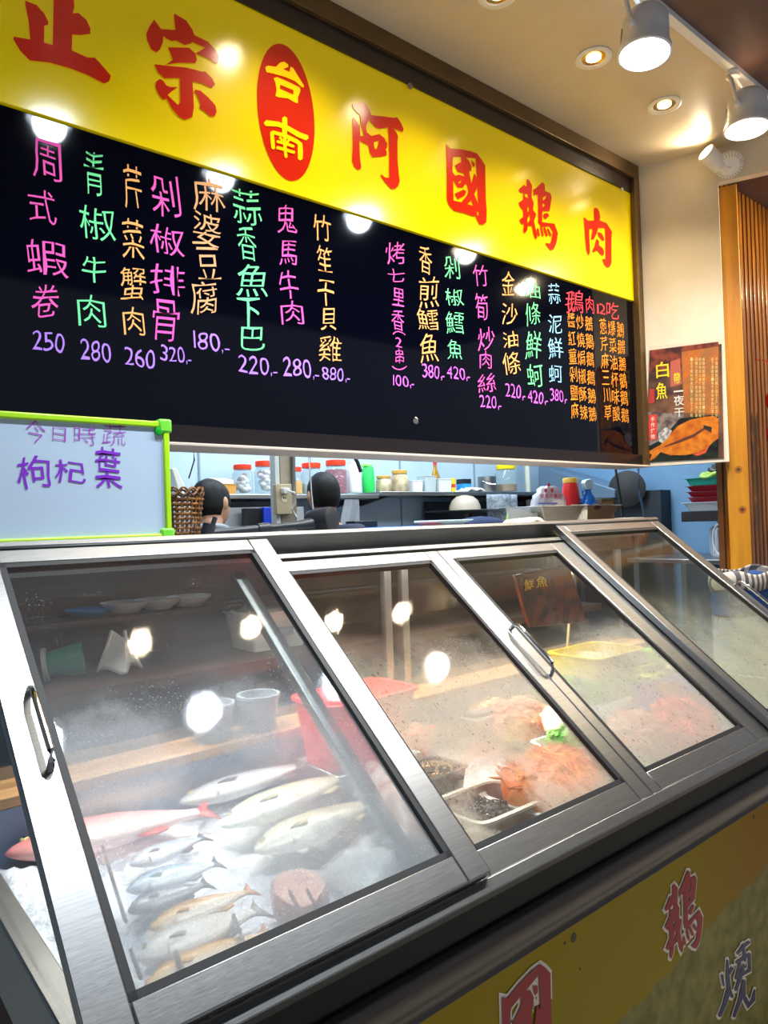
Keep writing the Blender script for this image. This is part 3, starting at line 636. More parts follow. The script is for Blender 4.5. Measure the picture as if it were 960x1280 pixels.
MB().box((XL + .05, 1.875, EYE - 0.158), (XR - .05, 1.883, EYE - 0.098)).build('added_lamp_shield', STEEL_D, case)  # added strip that hides the added case lamp from view
# ---- misted glass of the doors
def misted(name, s0, s1, top, om, seed, col, dense=0.8, wipes=(), runs=0.5):
    """fog that gathers towards the foot of the pane: s0..s1 is where it fades in (height along the pane)"""
    m = bpy.data.materials.new(name); m.use_nodes = True; n, l = nt(m); n.remove(n['Principled BSDF']); out = n['Material Output']
    ge = n.new('ShaderNodeNewGeometry'); sp = n.new('ShaderNodeSeparateXYZ'); l.new(ge.outputs['Position'], sp.inputs[0])
    s = math_node(n, l, 'DIVIDE', math_node(n, l, 'SUBTRACT', sp.outputs[1], 1.0), SC)
    mp = n.new('ShaderNodeMapping'); mp.inputs['Location'].default_value = (seed, seed * 2, 0); l.new(ge.outputs['Position'], mp.inputs[0])
    def noise(sc, det=4, dist=0):
        t = n.new('ShaderNodeTexNoise'); t.inputs['Scale'].default_value = sc; t.inputs['Detail'].default_value = det; t.inputs['Distortion'].default_value = dist
        l.new(mp.outputs[0], t.inputs['Vector']); return t.outputs[0]
    big = noise(4.5, 3, 0.3); mid = noise(22, 4, 0.5); fine = noise(300, 2)
    e = math_node(n, l, 'ADD', s, math_node(n, l, 'MULTIPLY', math_node(n, l, 'SUBTRACT', big, 0.5), 0.30))
    r = n.new('ShaderNodeMapRange'); r.interpolation_type = 'SMOOTHSTEP'; r.inputs[1].default_value = s1; r.inputs[2].default_value = s0; r.inputs[3].default_value = top; r.inputs[4].default_value = dense
    l.new(e, r.inputs[0])
    f = math_node(n, l, 'MULTIPLY', r.outputs[0], math_node(n, l, 'ADD', 0.86, math_node(n, l, 'MULTIPLY', mid, 0.28)))
    for (wx, ws, wr, k) in wipes:      # hand-wiped or densely beaded places
        dx = math_node(n, l, 'SUBTRACT', sp.outputs[0], wx); dy = math_node(n, l, 'SUBTRACT', s, ws)
        d = math_node(n, l, 'SQRT', math_node(n, l, 'ADD', math_node(n, l, 'MULTIPLY', dx, dx), math_node(n, l, 'MULTIPLY', dy, dy)))
        d = math_node(n, l, 'ADD', d, math_node(n, l, 'MULTIPLY', math_node(n, l, 'SUBTRACT', mid, 0.5), wr * 0.8))
        q = n.new('ShaderNodeMapRange'); q.interpolation_type = 'SMOOTHSTEP'; q.inputs[1].default_value = wr; q.inputs[2].default_value = wr * 0.4; q.inputs[3].default_value = 0; q.inputs[4].default_value = k
        l.new(d, q.inputs[0]); f = math_node(n, l, 'ADD', f, q.outputs[0], True)
    # speckle of droplets
    vo = n.new('ShaderNodeTexVoronoi'); vo.inputs['Scale'].default_value = 130; l.new(mp.outputs[0], vo.inputs['Vector'])
    dr = n.new('ShaderNodeMapRange'); dr.inputs[1].default_value = 0.30; dr.inputs[2].default_value = 0.05; l.new(vo.outputs[0], dr.inputs[0])
    gate = n.new('ShaderNodeMapRange'); gate.inputs[1].default_value = 0.46; gate.inputs[2].default_value = 0.66; l.new(noise(9, 3), gate.inputs[0])
    sp2 = math_node(n, l, 'MULTIPLY', math_node(n, l, 'MULTIPLY', dr.outputs[0], gate.outputs[0]), 0.35)
    f = math_node(n, l, 'ADD', f, sp2, True)
    f = math_node(n, l, 'MULTIPLY', f, math_node(n, l, 'ADD', 0.8, math_node(n, l, 'MULTIPLY', fine, 0.4)), True)
    fl = n.new('ShaderNodeMapRange'); fl.inputs[1].default_value = 0.62; fl.inputs[2].default_value = 0.70; fl.inputs[3].default_value = 1.0; fl.inputs[4].default_value = runs
    l.new(noise(75, 2, 1.5), fl.inputs[0]); f = math_node(n, l, 'MULTIPLY', f, fl.outputs[0])      # little runs cleared by drops
    # the mist sits on the inner face only
    off = math_node(n, l, 'ADD', math_node(n, l, 'MULTIPLY', math_node(n, l, 'SUBTRACT', sp.outputs[1], 1.0), -SS), math_node(n, l, 'MULTIPLY', math_node(n, l, 'SUBTRACT', sp.outputs[2], EYE - 0.69), SC))
    f = math_node(n, l, 'MULTIPLY', math_node(n, l, 'MINIMUM', f, 0.95), math_node(n, l, 'LESS_THAN', off, om))
    tr = n.new('ShaderNodeBsdfTransparent'); tr.inputs[0].default_value = (0.93, 0.95, 0.94, 1)
    gl = n.new('ShaderNodeBsdfGlossy'); gl.inputs['Roughness'].default_value = 0.035
    bp = n.new('ShaderNodeBump'); bp.inputs['Strength'].default_value = 0.02; bp.inputs['Distance'].default_value = 0.002; l.new(fine, bp.inputs['Height']); l.new(bp.outputs[0], gl.inputs['Normal'])
    fr = n.new('ShaderNodeFresnel'); fr.inputs[0].default_value = 1.42
    cl = n.new('ShaderNodeMixShader'); l.new(math_node(n, l, 'MULTIPLY', fr.outputs[0], math_node(n, l, 'SUBTRACT', 1.0, ge.outputs['Backfacing'])), cl.inputs[0]); l.new(tr.outputs[0], cl.inputs[1]); l.new(gl.outputs[0], cl.inputs[2])
    df = n.new('ShaderNodeBsdfDiffuse'); df.inputs[0].default_value = col
    tl = n.new('ShaderNodeBsdfTranslucent'); tl.inputs[0].default_value = col
    m1 = n.new('ShaderNodeMixShader'); m1.inputs[0].default_value = 0.40; l.new(df.outputs[0], m1.inputs[1]); l.new(tl.outputs[0], m1.inputs[2])
    rf = n.new('ShaderNodeBsdfRefraction'); rf.inputs['Roughness'].default_value = 0.28; rf.inputs['IOR'].default_value = 1.18; rf.inputs[0].default_value = (0.97, 0.97, 0.97, 1)
    m2 = n.new('ShaderNodeMixShader'); m2.inputs[0].default_value = 0.76; l.new(rf.outputs[0], m2.inputs[1]); l.new(m1.outputs[0], m2.inputs[2])
    m3 = n.new('ShaderNodeMixShader'); l.new(f, m3.inputs[0]); l.new(cl.outputs[0], m3.inputs[1]); l.new(m2.outputs[0], m3.inputs[2])
    l.new(m3.outputs[0], out.inputs[0]); return m

def door(x0, x1, gx0, gx1, top, o0, o1, fog, handle=None, bottom=-0.028):
    b = MB(); gt = top - 0.045; gb = 0.028
    pbox(b, x0, gx0, bottom, top, o0, o1); pbox(b, gx1, x1, bottom, top, o0, o1)
    pbox(b, gx0, gx1, gt, top, o0, o1); pbox(b, gx0, gx1, bottom, gb, o0, o1)
    d = b.build('sliding_door', STEEL, case, bevel=0.003)
    b = MB(); g = 0.012; om = (o0 + o1) / 2
    for a in ((gx0, gx0 + g, gb, gt), (gx1 - g, gx1, gb, gt), (gx0, gx1, gb, gb + g), (gx0, gx1, gt - g, gt)): pbox(b, *a, om - 0.008, om + 0.010)
    b.build('gasket', BLACK, d, 'black rubber gasket')
    b = MB(); b.add([pf(gx0, gb, om), pf(gx1, gb, om), pf(gx1, gt, om), pf(gx0, gt, om)], [(0, 1, 2, 3)])
    b = MB(); pbox(b, gx0 + .002, gx1 - .002, gb + .002, gt - .002, om - 0.002, om + 0.002); b.build('pane', fog, d, 'misted glass pane')
    if handle:
        hx, h0, h1 = handle; hz = o1 + 0.032
        pts = [pf(hx, h0, o1), pf(hx, h0 + .004, o1 + .02), pf(hx, h0 + .018, hz), pf(hx, h0 + .05, hz), pf(hx, h1 - .05, hz), pf(hx, h1 - .018, hz), pf(hx, h1 - .004, o1 + .02), pf(hx, h1, o1)]
        MB().tube(pts, 0.0065, 10).build('handle', CHROME, d, 'bent steel bar handle')
    return d
FOG1 = misted('mist_fish_door', 0.15, 0.80, 0.04, 0.026, 1.0, c(240, 242, 248), 0.50, wipes=((0.45, 0.40, 0.16, 0.30), (0.75, 0.42, 0.14, 0.22)), runs=0.88)
FOG2 = misted('mist_second_door', 0.36, 0.66, 0.03, -0.001, 5.3, c(246, 228, 206), 0.80, wipes=((1.22, 0.10, 0.14, -0.65), (1.10, 0.2, 0.09, -0.5), (1.52, 0.24, 0.07, -0.45), (1.5, .18, .16, -.30)))
FOG3 = misted('mist_third_door', 0.30, 0.60, 0.03, -0.001, 9.1, c(246, 234, 218), 0.72)
FOG4 = misted('mist_fourth_door', 0.15, 0.60, 0.03, 0.026, 3.3, c(232, 226, 196), 0.72)
door(1.030, 1.652, 1.050, 1.597, 0.935, -0.012, 0.010, FOG2)
door(1.654, 2.400, 1.695, 2.257, 0.935, -0.012, 0.010, FOG3, (1.668, 0.375, 0.560))
door(0.285, 1.034, 0.350, 0.972, 1.005, 0.014, 0.038, FOG1, (0.334, 0.42, 0.59))
door(2.350, 3.125, 2.395, 3.055, 1.005, 0.014, 0.038, FOG4, (3.100, 0.37, 0.555))

# ================================================================== what lies in the counter
def bed(u, v, z=-0.70): return onZ(u, v, z)
ICE = mat('crushed_ice', c(232, 236, 244), 0.35, col2=c(210, 216, 230), nscale=30, bump=0.8, bscale=50, spec=0.6)
ix0, ix1, iy0, iy1 = XL + .05, 0.99, 1.03, 1.79
def icef(u, v):
    x = ix0 + (ix1 - ix0) * u; y = iy0 + (iy1 - iy0) * v
    return (x, y, EYE - 0.735 + 0.012 * math.sin(x * 23 + y * 11) + 0.012 * math.sin(y * 29 - x * 9) + random.uniform(-.006, .006))
o = MB().sheet(icef, 40, 44).build('crushed_ice', ICE, smooth=180, solid=0.02); tag(o, 'bed of crushed ice under the fish behind the left glass door', 'ice', kind='stuff')

def fish_mat(name, back, side, belly, spots=0.0):
    m = bpy.data.materials.new(name); m.use_nodes = True; n, l = nt(m); b = n['Principled BSDF']; b.inputs['Roughness'].default_value = 0.28
    tc = n.new('ShaderNodeTexCoord'); sp = n.new('ShaderNodeSeparateXYZ'); l.new(tc.outputs['Generated'], sp.inputs[0])
    no = n.new('ShaderNodeTexNoise'); no.inputs['Scale'].default_value = 14; l.new(tc.outputs['Object'], no.inputs['Vector'])
    f = math_node(n, l, 'ADD', sp.outputs[1], math_node(n, l, 'MULTIPLY', math_node(n, l, 'SUBTRACT', no.outputs[0], 0.5), 0.3))
    r = n.new('ShaderNodeValToRGB'); r.color_ramp.elements[0].position = 0.15; r.color_ramp.elements[0].color = belly; r.color_ramp.elements[1].position = 0.85; r.color_ramp.elements[1].color = back
    k = r.color_ramp.elements.new(0.5); k.color = side; l.new(f, r.inputs[0]); l.new(r.outputs[0], b.inputs['Base Color'])
    vo = n.new('ShaderNodeTexVoronoi'); vo.inputs['Scale'].default_value = 90; l.new(tc.outputs['Object'], vo.inputs['Vector'])
    bp = n.new('ShaderNodeBump'); bp.inputs['Strength'].default_value = 0.25; bp.inputs['Distance'].default_value = 0.003; l.new(vo.outputs[0], bp.inputs['Height']); l.new(bp.outputs[0], b.inputs['Normal'])
    return m
EYEB = plain('fish_eye_dark', 10, 10, 12, 0.1); EYEW = plain('fish_eye_ring', 206, 190, 120, 0.2)
def fish(kind, label, head, tail, ht, mats, z=-0.70, group=None, th=0.42, fat=0.3, flip=1):
    """head and tail points on the bed; the fish lies on its side, back towards +flip"""
    ht *= 1.5; H, T = bed(*head, z), bed(*tail, z); d = (T - H); L = d.length; d.normalize(); up = Vector((0, 0, 1)); sd = up.cross(d).normalized() * flip
    ce = (H + T) / 2; t = thing(kind, label, 'fish', (ce.x, ce.y, ce.z), group)
    prof = [(0, .05), (.03, .28), (.09, .55), (.17, .82), (fat, 1.0), (.5, .93), (.65, .70), (.78, .42), (.86, .27), (.90, .25), (.915, .22)]
    rings = []
    for a, h in prof:
        ring = []; cc = H + d * (a * L) + sd * (0.06 * ht * math.sin(a * PI))
        for k in range(18):
            q = 2 * PI * k / 18; ring.append(cc + sd * (math.cos(q) * ht * h / 2) + up * (math.sin(q) * ht * th * (h ** 0.9) / 2))
        rings.append(ring)
    MB().loft(rings).build('body', mats[0], t, smooth=70)
    def fin(name, pts, m):
        vs = [H + d * (a * L) + sd * (b_ * ht) + up * zz_ for a, b_, zz_ in pts]
        MB().add(vs, [tuple(range(len(vs)))]).build(name, m, t, solid=0.003)
    fin('tail_fin', [(.90, .11, .002), (.96, .30, .004), (1.0, .46, .002), (.965, .06, .003), (1.0, -.42, .002), (.95, -.28, .004), (.90, -.11, .002)], mats[1])
    fin('dorsal_fin', [(.26, .50, 0), (.32, .63, 0), (.45, .63, 0), (.58, .54, 0), (.70, .42, 0), (.68, .30, 0), (.5, .45, 0)], mats[1])
    fin('anal_fin', [(.58, -.34, 0), (.64, -.47, 0), (.74, -.34, 0), (.74, -.22, 0)], mats[1])
    fin('pectoral_fin', [(.23, -.06, ht * th * .50), (.33, -.16, ht * th * .54), (.36, -.06, ht * th * .52), (.30, .02, ht * th * .52)], mats[1])
    e = H + d * (L * .085) + sd * (ht * .12) + up * (ht * th * .22)
    MB().ell(e, (ht * .07, ht * .07, ht * .05), 12, 8).build('eye', EYEW, t); MB().ell(e + up * ht * .02, (ht * .04, ht * .04, ht * .04), 10, 8).build('pupil', EYEB, t)
    gq = [H + d * (L * (.175 + .03 * math.cos(w))) + sd * (ht * .40 * math.sin(w)) + up * (ht * th * .5 * (0.80 - .32 * abs(math.sin(w)))) for w in [i * .25 - 1.25 for i in range(11)]]
    MB().tube(gq, 0.0016, 6).build('gill_line', mats[1], t)
    return t
PK = (fish_mat('snapper_skin', c(222, 92, 92), c(240, 158, 154), c(246, 212, 206)), plain('snapper_fin', 214, 74, 66, 0.4))
PK2 = (fish_mat('rosy_skin', c(214, 60, 76), c(230, 120, 128), c(238, 200, 200)), plain('rosy_fin', 206, 70, 80, 0.4))
GR = (fish_mat('grey_skin', c(92, 94, 104), c(168, 168, 174), c(214, 210, 206)), plain('grey_fin', 66, 66, 76, 0.4))
PL = (fish_mat('pale_skin', c(186, 180, 176), c(226, 222, 218), c(240, 228, 220)), plain('pale_fin', 160, 150, 140, 0.4))
YE = (fish_mat('olive_skin', c(150, 150, 112), c(230, 226, 196), c(244, 244, 238)), plain('olive_fin', 190, 184, 140, 0.4))
BL = (fish_mat('blue_skin', c(78, 88, 106), c(164, 188, 214), c(222, 230, 238)), plain('blue_fin', 70, 78, 92, 0.4))
DK = (fish_mat('dark_skin', c(52, 48, 58), c(104, 102, 120), c(160, 160, 172)), plain('dark_fin', 40, 38, 46, 0.4))
GO = (fish_mat('golden_skin', c(170, 106, 40), c(240, 184, 96), c(232, 226, 220)), plain('golden_fin', 214, 136, 60, 0.4))
fish('red_snapper', 'largest pink fish, at the left end of the ice, red tail to the right', (6, 1068), (268, 1012), 0.105, PK)
fish('red_fish', 'deep pink fish lying behind the large snapper, below the timber ledge', (60, 1008), (240, 974), 0.06, PK2, -0.705)
fish('pale_fish', 'pale grey fish at the back of the ice, nearest the timber ledge', (205, 958), (380, 922), 0.075, PL, -0.69)
fish('grey_fish', 'big dark grey fish below the pale one, in the middle of the ice', (225, 1004), (402, 950), 0.085, GR, -0.695)
fish('olive_fish', 'cream and olive fish with its tail up to the right, beside the dark grey one', (276, 1034), (448, 962), 0.085, YE, -0.68)
fish('cream_fish', 'cream fish lying just in front of the olive one', (318, 1066), (480, 996), 0.08, YE, -0.68, flip=1)
fish('blue_fish', 'uppermost of the three small blue-grey fish on the ice', (162, 1082), (258, 1046), 0.05, BL, -0.69)
fish('blue_fish', 'middle one of the three small blue-grey fish, the palest', (158, 1114), (276, 1078), 0.055, BL, -0.685)
fish('dark_fish', 'lowest and darkest of the three small fish, just above the golden one', (160, 1140), (262, 1104), 0.05, DK, -0.69)
fish('golden_fish', 'golden orange fish in front of the dark small one', (186, 1162), (318, 1112), 0.045, GO, -0.68)
fish('silver_fish', 'silvery grey fish wrapped in clear film, in front of the golden one', (170, 1200), (330, 1136), 0.06, PL, -0.685)
fish('orange_fish', 'orange fish at the foot of the glass, frontmost in the left bay', (180, 1232), (340, 1164), 0.045, GO, -0.69)
# fish steak, squid, bagged fillets
def slab(mb, pts, z, h, inset=0.85):
    P = [bed(u, v, z) for u, v in pts]; ce = sum(P, Vector()) / len(P)
    return mb.loft([[p for p in P], [p + Vector((0, 0, h * .6)) for p in P], [ce + (p - ce) * inset + Vector((0, 0, h)) for p in P]])
t = thing('fish_steak', 'brownish pink fish steak with dark skin stripes, at the front edge of the ice', 'fish steak', bed(378, 1140, -.71))
slab(MB(), [(338, 1125), (352, 1113), (378, 1108), (400, 1114), (412, 1132), (404, 1152), (384, 1166), (358, 1160), (342, 1146)], -.715, .04, .9).build('flesh', mat('steak_flesh', c(196, 146, 130), 0.35, col2=c(176, 116, 100), nscale=30), t)
for pts in (((345, 1122), (350, 1140)), ((362, 1114), (372, 1132)), ((384, 1112), (396, 1132)), ((400, 1120), (408, 1142)), ((376, 1150), (382, 1156))):
    MB().tube([bed(*q, -.673) for q in pts], 0.003, 6).build('skin_stripe', plain('skin_stripe', 70, 30, 26), t)
M_BAG = glass('clear_bag', (0.93, 0.94, 0.95, 1), fog=0.25, fogcol=(0.85, 0.86, 0.88, 1), rough=0.35, f0=1.2)
def bagf(q, w, d_, h, rot):
    def f(u, v):
        x = (u - .5) * w; y = (v - .5) * d_; k = (1 - abs(2 * u - 1) ** 4) * (1 - abs(2 * v - 1) ** 4)
        z = h * k + .010 * k * math.sin(19 * u + 7 * v) + 0.006 * k * math.sin(31 * v - 13 * u)
        return q + Vector((x * math.cos(rot) - y * math.sin(rot), x * math.sin(rot) + y * math.cos(rot), z + .004))
    return f
M_WF = mat('white_fillet', c(226, 226, 220), 0.35, col2=c(206, 204, 196), nscale=8, bump=0.2)
t = thing('bagged_fillets', 'clear bag of white fillets at the front right of the ice', 'bag of fillets', bed(488, 1086, -.72))
q = bed(486, 1090, -.725); MB().sheet(bagf(q, .26, .14, .05, .1), 18, 14).build('fillets', M_WF, t, smooth=180, solid=.012)
MB().sheet(bagf(q, .30, .18, .066, .1), 18, 14).build('bag', M_BAG, t, 'crinkled clear bag', smooth=180)
t = thing('bagged_squid', 'pale brown squid in a clear bag, at the right edge of the ice', 'bag of squid', bed(500, 1010, -.72))
M_SQ = mat('squid_skin', c(206, 180, 162), 0.3, col2=c(156, 116, 92), nscale=14)
b = MB(); b.tube([bed(462, 958, -.68), bed(490, 990, -.675), bed(510, 1025, -.68), bed(530, 1060, -.69), bed(540, 1082, -.70)], [.02, .045, .05, .035, .012], 14); b.build('mantle', M_SQ, t, smooth=70)
b = MB()
for i in range(6): b.tube([bed(466 + i * 3, 962 - i, -.69), bed(448 + i * 7, 945 - i * 2, -.69), bed(436 + i * 9, 950 - i * 5, -.70)], [.008, .006, .003], 8)
b.build('tentacles', M_SQ, t, smooth=70)
q = bed(500, 1015, -.72); MB().sheet(bagf(q, .13, .32, .085, -.25), 14, 20).build('bag', M_BAG, t, 'crinkled clear bag', smooth=180)
M_ROD = plain('dark_rod', 40, 30, 36, 0.4)
for i, (a, b_, lab) in enumerate((((128, 1058), (157, 1152), 'longest dark divider strip, running down the ice beside the blue-grey fish'), ((163, 1188), (176, 1222), 'short dark divider strip at the front left corner of the ice'), ((220, 1190), (231, 1220), 'short dark divider strip in front of the orange fish'), ((292, 1144), (306, 1182), 'short dark divider strip crossing the film-wrapped silvery fish'))):
    tag(MB().tube([bed(*a, -.672), bed(*b_, -.672)], .0035, 8).build('divider_strip', M_ROD), lab, 'divider', 'dark divider strips on the ice')

# red basket at the back of the fish bay
def tubthing(kind, label, cat, ce, rx, ry, h, m, rot=0, t_=0.006, extra=None, rx2=None, ry2=None):
    t = thing(kind, label, cat, ce); MB().tub(ce, rx, ry, h, rx2, ry2, t_, rot=rot).build('tub', m, t, smooth=50)
    if extra: extra(t)
    return t
M_REDP = plain('red_plastic', 240, 48, 36, 0.35)
q = E(1.255, 1.665, -.668)
tag(MB().box((1.11, 1.56, EYE - .765), (1.41, 1.775, EYE - .669)).build('upturned_steel_box', M_BED, bevel=.004), 'upturned steel box the red basket stands on, at the back between the first two bays', 'box')
tubthing('red_basket', 'red plastic basket behind the frame between the first and second doors', 'basket', q, .135, .085, .185, M_REDP, .03, rx2=.16, ry2=.105)
def heap(kind, label, cat, ce, r, h, m, n_=60, piece=0.012, noise=.35, kind2='stuff', el=(1.8, .7, .5), m2=None):
    b = MB()
    b.ell((ce[0], ce[1], ce[2] + h * .3), (r[0], r[1], h * .6), 18, 8, noise=.06)
    for i in range(n_):
        a = random.uniform(0, 2 * PI); k = math.sqrt(random.random()) * .95
        p = Vector((ce[0] + r[0] * k * math.cos(a), ce[1] + r[1] * k * math.sin(a), ce[2] + h * .3 + h * .6 * math.sqrt(max(0, 1 - k * k))))
        R = Matrix.Rotation(random.uniform(0, PI), 3, 'Z') @ Matrix.Rotation(random.uniform(-.6, .6), 3, 'Y')
        b.ell(p, (piece * el[0], piece * el[1], piece * el[2]), 8, 5, R=R)
    for p in b.v: p.z = min(max(p.z, ce[2]), EYE - 0.69 + 0.80 * (p.y - 1.0) - 0.022)
    return tag(b.build(kind, m, smooth=70), label, cat, kind=kind2)
# second bay: trays and heaps
def hz(u, v, z=-0.66): return onZ(u, v, z)
M_TRAYB = mat('black_tray', c(26, 24, 28), 0.35); M_TRAYW = plain('cream_rim', 226, 214, 196, 0.4)
q = hz(610, 1008, -.69); q.z = EYE - .762
def rim(t):
    def rg(ax, ay, z): return [(q.x + ax * (abs(math.cos(a)) ** .3) * (1 if math.cos(a) > 0 else -1), q.y + ay * (abs(math.sin(a)) ** .3) * (1 if math.sin(a) > 0 else -1), q.z + z) for a in [2 * PI * k / 32 for k in range(32)]]
    MB().loft([rg(.120, .090, .080), rg(.126, .096, .083), rg(.126, .096, .089), rg(.113, .083, .089), rg(.110, .080, .084), rg(.120, .090, .080)], cap=False).build('rim', M_TRAYW, t)
tubthing('shellfish_tray', 'black tray with a cream rim holding dark shellfish, at the front of the second bay', 'tray', (q.x, q.y, q.z), .10, .075, .085, mat('mauve_tray', c(150, 116, 118), 0.4), .06, extra=rim, rx2=.115, ry2=.085)
heap('dark_shellfish', 'heap of dark wet shellfish in the cream-rimmed tray', 'shellfish', (q.x, q.y, q.z + .03), (.085, .065), .045, mat('shell_dark', c(22, 24, 30), 0.18, col2=c(92, 98, 110), nscale=40, lo=.5, hi=.7), 110, .010, .4)
q = hz(540, 958, -.69); q.z = EYE - .762
tubthing('oyster_tray', 'shallow dark tray of brown oysters, left of the cream-rimmed tray', 'tray', (q.x, q.y, q.z), .07, .06, .07, M_TRAYB, .06, rx2=.08, ry2=.07)
heap('oysters', 'brown and black oysters in the shallow dark tray', 'shellfish', (q.x, q.y, q.z + .03), (.065, .055), .05, mat('oyster_brown', c(52, 36, 18), 0.3, col2=c(196, 150, 84), nscale=36, lo=.42, hi=.6), 90, .010)
q = hz(692, 972, -.67); q.z = EYE - .765
tubthing('carrot_tray', 'white tray of shredded carrot at the front right of the second bay', 'tray', (q.x, q.y, q.z), .15, .115, .07, WHITE, .05)
heap('shredded_carrot', 'bright orange heap of shredded carrot, front of the second bay', 'shredded carrot', (q.x, q.y, q.z + .05), (.17, .115), .12, mat('carrot', c(240, 112, 20), 0.4, col2=c(250, 150, 60), nscale=30), 160, .012, el=(2.6, .3, .3))
q = hz(716, 918, -.69); q.z = EYE - .765
tubthing('greens_tray', 'white tray of chopped green onion behind the carrot tray', 'tray', (q.x, q.y, q.z), .11, .07, .06, WHITE, -.1)
heap('chopped_greens', 'heap of chopped green onion behind the carrots', 'chopped greens', (q.x, q.y, q.z + .03), (.11, .06), .11, mat('greens', c(86, 190, 60), 0.4, col2=c(150, 220, 110), nscale=40), 120, .008)
q = hz(590, 872, -.66); q.z = EYE - .765
tubthing('dark_pan', 'round dark pan at the back of the second bay', 'pan', (q.x, q.y, q.z), .15, .15, .10, M_TRAYB, rx2=.17, ry2=.17)
heap('orange_prawns', 'pale orange heap of peeled prawns in the round dark pan', 'prawns', (q.x, q.y, q.z + .03), (.14, .14), .10, mat('prawn', c(240, 176, 110), 0.35, col2=c(236, 204, 160), nscale=24), 120, .013)
q = hz(500, 905, -.67); q.z = EYE - .765
tubthing('crab_tray', 'red tray at the left of the second bay, behind the oysters', 'tray', (q.x, q.y, q.z), .09, .07, .08, M_REDP)
heap('red_crab_sticks', 'heap of red crab sticks in the red tray', 'crab sticks', (q.x, q.y, q.z + .04), (.085, .065), .06, mat('crabstick', c(230, 70, 56), 0.35, col2=c(240, 190, 170), nscale=20), 50, .014, el=(3, .6, .6))
q = hz(650, 893, -.67); q.z = EYE - .765
heap('salmon_pieces', 'heap of salmon pieces at the right of the round dark pan', 'salmon', (q.x, q.y, q.z + .02), (.11, .08), .14, mat('salmon', c(236, 106, 66), 0.35, col2=c(246, 160, 120), nscale=26), 70, .016)
# third bay
M_YP = plain('yellow_plastic', 244, 212, 10, 0.35); M_GP = plain('lime_basket', 130, 214, 60, 0.35); M_BP = plain('blue_plastic', 70, 96, 190, 0.4)
q = onZ(745, 812, -.50); q.z = EYE - .64
t = thing('yellow_basket', 'yellow perforated basket at the back of the third bay', 'basket', tuple(q))
MB().tub((q.x, q.y, q.z + .06), .14, .10, .08, .155, .115, .006).build('basket', M_YP, t, smooth=50)
b = MB()
for i in range(18):
    for s_ in (-1, 1): b.box((q.x - .135 + i * .016, q.y + s_ * .112 - .006, q.z + .085), (q.x - .128 + i * .016, q.y + s_ * .112 + .006, q.z + .125))
b.build('slot', plain('painted_slot_shade', 170, 140, 10), t)  # slots are solid bars, their shade put into a darker yellow
tubthing('lime_basket', 'lime green basket the yellow perforated one is nested in', 'basket', (q.x, q.y, q.z - .03), .13, .09, .085, M_GP, rx2=.15, ry2=.112)
heap('bean_sprouts', 'pale sprouts in the yellow basket', 'bean sprouts', (q.x, q.y, q.z + .09), (.11, .08), .04, mat('sprout', c(236, 226, 170), 0.5), 60, .008, el=(3, .3, .3))
MB().box((1.75, 1.66, EYE - .765), (2.25, 1.79, EYE - .672)).build('rear_step', M_BED, case)
q = onZ(842, 838, -.55); q.z = EYE - .67
tubthing('blue_tray', 'blue tray right of the yellow basket, holding cut ginger', 'tray', (q.x, q.y, q.z), .13, .08, .07, M_BP, -.15)
heap('cut_ginger', 'brown cut ginger lying in the blue tray', 'ginger', (q.x - .03, q.y, q.z + .03), (.06, .04), .05, mat('ginger', c(196, 146, 86), 0.5, col2=c(150, 100, 60), nscale=30), 40, .012)
q = hz(852, 893, -.62); q.z = EYE - .765
heap('red_prawns', 'red heap of prawns at the right of the third bay', 'prawns', (q.x, q.y, q.z + .02), (.13, .10), .19, mat('red_prawn', c(226, 60, 56), 0.35, col2=c(236, 110, 96), nscale=24), 80, .016)
q = hz(788, 904, -.63); q.z = EYE - .765
heap('pink_shrimp', 'paler pink heap of shrimp left of the red prawns', 'shrimp', (q.x, q.y, q.z + .02), (.12, .08), .16, mat('pink_shrimp', c(238, 136, 116), 0.35, col2=c(244, 190, 170), nscale=24), 80, .014)
q = hz(800, 960, -.70); q.z = EYE - .765
heap('parsley', 'few sprigs of parsley at the front left corner of the third bay', 'parsley', (q.x, q.y, q.z + .02), (.05, .035), .06, mat('parsley', c(70, 170, 60), 0.5, col2=c(130, 210, 110), nscale=40), 60, .007)
q = hz(772, 940, -.69); q.z = EYE - .765
tubthing('foil_tray', 'small foil tray in the front left corner of the third bay', 'tray', (q.x, q.y, q.z), .06, .05, .06, CHROME)
q = onZ(700, 828, -.52); q.z = EYE - .67
heap('green_peppers', 'heap of green peppers left of the yellow basket', 'peppers', (q.x, q.y, q.z), (.13, .06), .10, mat('pepper', c(40, 110, 30), 0.3, col2=c(100, 160, 40), nscale=10), 40, .022)
# dark vacuum pack propped at the back of the third bay
t = thing('food_packet', 'dark brown food packet with yellow lettering propped at the back of the third bay', 'packet', (onY(690, 775, 1.76).x, 1.76, EYE - .60))
p0 = [onY(u, v, 1.77) for u, v in ((645, 722), (712, 708), (735, 778), (662, 785))]
MB().extr([p0[3], p0[2], p0[1], p0[0]], (0, .02, .01)).build('pack', mat('packet_brown', c(60, 26, 20), 0.15, col2=c(100, 40, 26), nscale=18, bump=.3, bscale=20), t, bevel=.004)
b = MB()
for i, (u0, v0, u1, v1) in enumerate(((655, 724, 667, 738), (670, 720, 684, 734))): put(b, '鮮魚'[i], u0, v0, u1, v1, 1.766, .012)
b.build('lettering', plain('packet_yellow', 226, 190, 40), t)
